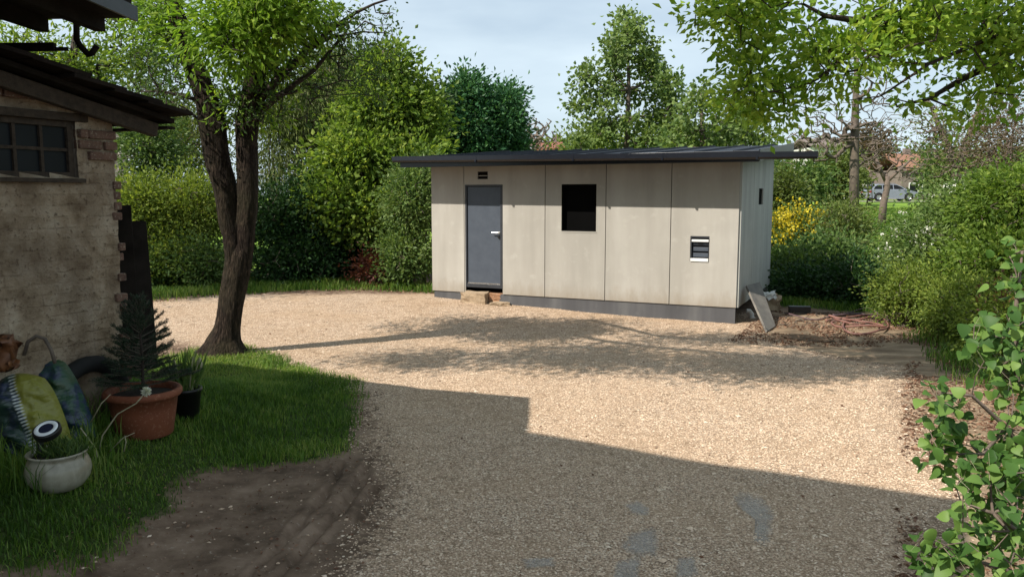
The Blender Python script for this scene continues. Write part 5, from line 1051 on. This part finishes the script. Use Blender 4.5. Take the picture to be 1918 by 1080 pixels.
for pth, rads in fst: tb.tube([np.asarray(q) - bq for q in pth], rads, 8)
build('stem', tb, M['twig_red'], froot, smooth=True); link('twigs', limb_mesh(PA, par, rad, fixed, 'twigs', bq, 6), M['twig_red'], froot)
def broad(Cn, D, Nn, L, W):
    # heart shaped leaf: 5 stations, folded along midrib
    D /= np.linalg.norm(D, axis=1)[:, None]; S = np.cross(D, Nn); S /= np.linalg.norm(S, axis=1)[:, None]; N2 = np.cross(S, D)
    stn = [(0.0, .0, 0), (-.03, .22, .03), (.05, .43, .05), (.20, .52, .05), (.38, .50, .04), (.56, .40, .01), (.74, .25, -.03), (.89, .10, -.07), (1.0, 0.0, -.12)]; k = len(stn); mid = []; lf = []; rt = []
    for t, w_, c_ in stn:
        m_ = Cn + D * (L * t)[:, None] + N2 * (L * (c_ - .02))[:, None]; mid.append(m_); up_ = N2 * (L * w_ * w_ * .30)[:, None]
        off = 0
        lf.append(m_ + S * (W * w_)[:, None] + up_ + D * (L * off)[:, None]); rt.append(m_ - S * (W * w_)[:, None] + up_ + D * (L * off)[:, None])
    Vv = np.stack(mid + lf + rt, 1); n = len(Cn); f = []
    for i in range(k - 1): f.append([i, i + 1, k + i + 1, k + i]); f.append([i + 1, i, 2 * k + i, 2 * k + i + 1])
    f = np.array(f); return Vv.reshape(-1, 3), (f[None] + (np.arange(n) * 3 * k)[:, None, None]).reshape(-1, 4), len(f)
per = 4; c = np.repeat(reg, per, 0); n = len(c); D = rf_.normal(size=(n, 3)) * [.8, .8, .5] + [-.15, -.2, -.45]; Nn = rf_.normal(size=(n, 3)) * .45 + [-.2, -.45, 1.0]
c = c + rf_.normal(size=(n, 3)) * .028; L = rf_.uniform(.028, .06, n); Vv, Ff, k = broad(c, D, Nn, L, L * .86)
link('leaves', mesh_np('leaves', Vv - bq, Ff, {'tint': ('FACE', np.repeat(np.clip(rf_.rand(n), 0, 1), k))}, True), M['leaf_front'], froot)
pet = MB()
for i in range(0, n, 2):
    j = i // per; pet.add([reg[j] - bq, reg[j] - bq + [.0012, 0, 0], c[i] - bq + [.0012, 0, 0], c[i] - bq], [(0, 1, 2, 3)])
build('petioles', pet, M['leaf_mid_w'] if 'leaf_mid_w' in M else M['pale'], froot)

# ------------------------------------------------------------------ grass, litter
def grass(name, n, region, hmin, hmax, mat, lab, seed, wid=.0035, box=None, dens=None):
    rr = np.random.RandomState(seed); x0, x1, y0, y1 = box; X = rr.uniform(x0, x1, n); Y = rr.uniform(y0, y1, n); k_ = region(X, Y) & (np.abs(X) < .68 * Y + .3); X = X[k_]; Y = Y[k_]; n = len(X)
    h = rr.uniform(hmin, hmax, n) * (1 + .8 * np.clip(fbm(X, Y, 2.2, 3), -.5, .8)); a = rr.rand(n) * 6.28; w_ = wid * rr.uniform(.7, 1.4, n); ln = rr.uniform(.15, .8, n) * h
    B = np.stack([X, Y, zat(X, Y) - .005], 1); S = np.stack([np.cos(a), np.sin(a), np.zeros(n)], 1) * w_[:, None]; O = np.stack([np.cos(a + 1.57) * ln, np.sin(a + 1.57) * ln, np.zeros(n)], 1)
    Z = np.zeros((n, 3)); Z[:, 2] = h
    Vv = np.stack([B - S, B + S, B + O * .3 + Z * .6 + S * .7, B + O * .3 + Z * .6 - S * .7, B + O + Z * .95 + S * .1, B + O + Z * .95 - S * .1], 1).reshape(-1, 3)
    f = np.array([[0, 1, 2, 3], [3, 2, 4, 5]]); Ff = (f[None] + (np.arange(n) * 6)[:, None, None]).reshape(-1, 4)
    ti = np.clip(rr.rand(n) ** 1.6 * .75 + .15 + fbm(X, Y, 1.5, 4) * .7, 0, 1); return setp(link(name, mesh_np(name, Vv, Ff, {'tint': ('FACE', np.repeat(ti, 2))}), M[mat]), lab, 'grass', kind='stuff')
ng = lambda X, Y: sdist(near_grass, X, Y) + fbm(X, Y, 1.1, 4) * .28 > rng.uniform(-.12, .16, X.shape)
grass('lawn_grass', 170000, ng, .02, .07, 'grass', 'short green grass of the tongue of lawn on the left', 1, box=(-6, -1.2, 3.4, 10.8))
grass('long_grass', 5200, lambda X, Y: (sdist(pxpoly([(0, 790), (200, 760), (240, 860), (200, 900), (60, 960), (-40, 960)]), X, Y) > 0), .12, .30, 'grass', 'longer tufted grass around the planter and bags', 2, .004, box=(-4.6, -2, 4.3, 7.2))
bgf = lambda X, Y: np.maximum.reduce([sdist(p_, X, Y) for p_ in (back_grass, back2, right_grass)]) + fbm(X, Y, 1.1, 4) * .4 > rng.uniform(-.3, .25, X.shape)
grass('verge_grass', 150000, bgf, .05, .16, 'grass', 'rough grass fringe along the foot of the hedges', 3, .006, box=(-9, 8, 8, 18))
grass('meadow_grass', 120000, lambda X, Y: Y > 17, .08, .2, 'grass', 'sunlit meadow grass beyond the right hedge', 4, .02, box=(4, 30, 17, 50))
def litter(n, region, box, seed, smin, smax, name, lab):
    rr = np.random.RandomState(seed); X = rr.uniform(box[0], box[1], n); Y = rr.uniform(box[2], box[3], n); k_ = region(X, Y); X = X[k_]; Y = Y[k_]; n = len(X); c = np.stack([X, Y, zat(X, Y) + .008], 1); D = rr.normal(size=(n, 3)); D[:, 2] *= .25
    Vv, Ff = leaves(c, D, 1.0, rr, .55, .2); Vv = Vv.reshape(n, 4, 3); s_ = rr.uniform(smin, smax, n); Vv = c[:, None] + (Vv - c[:, None]) * s_[:, None, None]; setp(link(name, mesh_np(name, Vv.reshape(-1, 3), Ff, {'tint': ('FACE', rr.rand(n))}), M['litter']), lab, 'litter', kind='stuff')
litter(70000, lambda X, Y: (sdist(dust, X, Y) > -.1) & ((X / Y > .5) | (Y > 10.2)) & (fbm(X, Y, 1.5, 3) > -.25), (1.5, 9, 2.6, 13.5), 5, .02, .055, 'leaf_litter', 'dry brown leaves on the soil at the right')
litter(5000, lambda X, Y: sdist(back_grass, X, Y) > -.4, (-8, 0, 13, 18), 6, .03, .07, 'hedge_litter', 'dry leaves under the back hedge')
litter(700, lambda X, Y: sdist(gravel, X, Y) > 0, (-4, 5, 3.3, 13), 17, .012, .035, 'fallen_leaves', 'few dry leaves and bits lying on the gravel')
litter(3500, lambda X, Y: (sdist(near_grass, X, Y) < .2) & (X < -.3) & (sdist(gravel, X, Y) < .1), (-4, 0, 3, 8), 7, .01, .03, 'soil_crumbs', 'small crumbs and leaves on the dark soil')

# ------------------------------------------------------------------ road, car, distant houses
def zb(y): return float(base_h(0, y))
mb = MB(); vs = []; xsr = np.arange(-120, 161, 10)
for x in xsr: vs += [(x, 67.2, 1.408), (x, 76, 1.41)]
mb.add(vs, [(2 * i, 2 * i + 2, 2 * i + 3, 2 * i + 1) for i in range(len(xsr) - 1)]); setp(build('road', mb, M['asphalt']), kind='structure')
mb = MB(); vs = []
for x in xsr: vs += [(x, 65.6, 1.408), (x, 67.2, 1.412)]
mb.add(vs, [(2 * i, 2 * i + 2, 2 * i + 3, 2 * i + 1) for i in range(len(xsr) - 1)]); M['verge'] = pm('dry gravel verge', (.42, .36, .27), (.3, .25, .18), 2, .95, .2, 10); setp(build('road_verge', mb, M['verge']), kind='structure')
CY = 70.0; cpos = np.array([P(1666, 377, CY)[0], CY, 1.412]); car = thing('parked_car', 'silvery grey hatchback seen side on, standing on the road behind the garden', 'car', cpos)
L2 = 2.13
def arc(cx, cz, r, a0, a1, n=9): return [(cx + r * math.cos(R(a)), cz + r * math.sin(R(a))) for a in np.linspace(a0, a1, n)]
wr = .33; wxs = (-1.33, 1.27)
prof = [(-2.08, .32), (-2.12, .62), (-2.10, .88), (-1.98, .98), (-.9, 1.0), (.95, .98), (1.35, .93), (1.85, .80), (2.08, .66), (2.14, .48), (2.1, .28)] + [(1.27 + .42, .22)] + arc(1.27, .33, .40, -10, 190)[0:] + [(.85, .2), (-.9, .2)] + arc(-1.33, .33, .40, -10, 190) + [(-1.76, .24)]
mb = MB(); mb.prism(prof, 1.72, 'y', -.86); body = build('body', mb, M['carpaint'], car, bevel=.05)
gh = [(-2.0, .97), (-1.62, 1.36), (-1.35, 1.44), (-.2, 1.48), (.25, 1.44), (.62, 1.26), (1.12, .965)]
def ghf(s_, y): return [(x, y, z) for x, z in s_]
mb = MB(); n = len(gh); wtop = lambda z, s_: s_ * (.84 - .20 * max(0, z - .97) / .5)
mb.add([(x, wtop(z, -1), z) for x, z in gh] + [(x, wtop(z, 1), z) for x, z in gh], [tuple(range(n))[::-1], tuple(range(n, 2 * n))] + [(i, i + 1, n + i + 1, n + i) for i in range(n - 1)]); cab = build('cabin', mb, M['carpaint'], car, bevel=.03)
def sidewin(poly, nm='side_window'):
    for s_ in (-1, 1):
        m1 = MB(); vs = [(x, wtop(z, s_) + s_ * .012, z) for x, z in poly] + [(x, wtop(z, s_) - s_ * .01, z) for x, z in poly]; n = len(poly)
        m1.add(vs, [tuple(range(n)), tuple(range(n, 2 * n))] + [(i, (i + 1) % n, n + (i + 1) % n, n + i) for i in range(n)]); build(nm, m1, M['glass'], cab)
sidewin([(-1.78, 1.03), (-1.05, 1.03), (-1.05, 1.36), (-1.42, 1.36), (-1.62, 1.26)]); sidewin([(-.98, 1.03), (-.12, 1.03), (-.12, 1.40), (-.98, 1.38)]); sidewin([(-.04, 1.03), (.86, 1.03), (.52, 1.25), (.22, 1.38), (-.04, 1.40)])
mb = MB(); mb.add([(.66, -.66, 1.255), (1.10, -.76, .99), (1.10, .76, .99), (.66, .66, 1.255), (.63, -.66, 1.22), (1.07, -.76, .955), (1.07, .76, .955), (.63, .66, 1.22)], [(0, 1, 2, 3), (7, 6, 5, 4), (0, 4, 5, 1), (2, 6, 7, 3)]); mb.v = [(x + .02, y, z + .015) for x, y, z in mb.v]; build('windscreen', mb, M['glass'], cab)
mb = MB(); mb.add([(-1.66, -.66, 1.36), (-1.98, -.72, 1.0), (-1.98, .72, 1.0), (-1.66, .66, 1.36)], [(0, 1, 2, 3)]); mb.v = [(x - .02, y, z + .01) for x, y, z in mb.v]; build('rear_window', mb, M['glass'], cab)
for s_ in (-1, 1):
    mb = MB(); mb.tube([(-1.4, s_ * .66, 1.45), (-1.3, s_ * .66, 1.51), (0, s_ * .66, 1.53), (.1, s_ * .66, 1.47)], .022, 6); build('roof_rail', mb, M['chrome'], cab)
    mb = MB(); mb.b2(-.85, .8, s_ * .855, s_ * .885, .20, .26); build('sill_trim', mb, M['chrome'], body)
    mb = MB(); mb.box((.80, s_ * .93, 1.0), (.12, .16, .13)); build('wing_mirror', mb, M['carpaint'], body, bevel=.03)
    mb = MB(); mb.box((1.93, s_ * .68, .68), (.30, .30, .13), Matrix.Rotation(R(18), 3, 'Y')); build('headlight', mb, M['lens'], body, bevel=.03)
    mb = MB(); mb.b2(-2.13, -2.0, s_ * .60, s_ * .87, .72, .9); M.setdefault('taillight', pm('red lamp', (.35, .02, .02), None, 5, .3, 0)); build('tail_light', mb, M['taillight'], body, bevel=.02)
    for wx in wxs:
        mb = MB(); mb.lathe([(.19, -.09), (.31, -.10), (wr, -.07), (wr, .07), (.31, .10), (.19, .09)], n=24); mb.v = [(wx + x, s_ * .76 + z, .33 + y) for x, y, z in mb.v]; wh = build('wheel', mb, M['rubber'], car, smooth=True)
        mb = MB(); mb.lathe([(.001, .07), (.06, .075), (.07, .055), (.17, .06), (.21, .095)], n=20)
        for k in range(5):
            a = k * 1.2566; mb.beam((.04 * math.cos(a), .04 * math.sin(a), .08), (.2 * math.cos(a), .2 * math.sin(a), .085), .05, .02)
        mb.v = [(wx + x, s_ * (.76 + z), .33 + y) for x, y, z in mb.v]; build('rim', mb, M['chrome'], wh)
mb = MB(); mb.b2(2.06, 2.15, -.7, .7, .3, .44); build('grille', mb, M['black'], body)
def house(name, lab, x0, x1, ytop, yeave, Y, rm, wm, dep=8):
    a = P(x0, yeave, Y); b = P(x1, yeave, Y); w_ = b[0] - a[0]; ze = a[2]; zt_ = P(x0, ytop, Y)[2]; zg = zb(Y) - .1; t = thing(name, lab, 'house', (a[0], Y, zg)); mb = MB(); mb.b2(0, w_, 0, dep, 0, ze - zg); wl = build('wall', mb, M[wm], t)
    mb = MB(); mb.prism([(-.4, ze - zg - .05), (dep / 2, zt_ - zg), (dep + .4, ze - zg - .05), (dep + .4, ze - zg + .15), (dep / 2, zt_ - zg + .2), (-.4, ze - zg + .15)], w_ + .8, 'x', -.4); rf_o = build('roof', mb, M[rm], t); mb = MB(); mb.b2(w_ * .6, w_ * .6 + .7, dep / 2 - .3, dep / 2 + .3, zt_ - zg - .2, zt_ - zg + .8); build('chimney', mb, M['roof_grey'], rf_o)
    for k in range(2):
        for r_ in range(2):
            xw = w_ * (.25 + .45 * k); zw = (ze - zg) * (.2 + .42 * r_)
            if zw + 1.3 > ze - zg: continue
            mb = MB(); mb.b2(xw, xw + 1.1, -.03, .02, zw, zw + 1.25); f_ = build('window', mb, M['white'], t); mb = MB(); mb.b2(xw + .1, xw + 1.0, -.05, -.032, zw + .1, zw + 1.15); build('pane', mb, M['glass'], f_)
house('distant_house', 'red roofed house glimpsed behind the middle of the shed roof', 1008, 1062, 264, 281, 70, 'roof_red', 'render_white')
house('distant_house', 'white house behind the bare straight trunk', 1525, 1592, 258, 275, 95, 'roof_grey', 'render_white')
house('distant_house', 'house with bright orange roof above the car', 1690, 1745, 288, 318, 90, 'roof_orange', 'roof_grey')
house('distant_house', 'pale house far right of the bare straight trunk', 1612, 1668, 262, 280, 118, 'roof_grey', 'render_white')
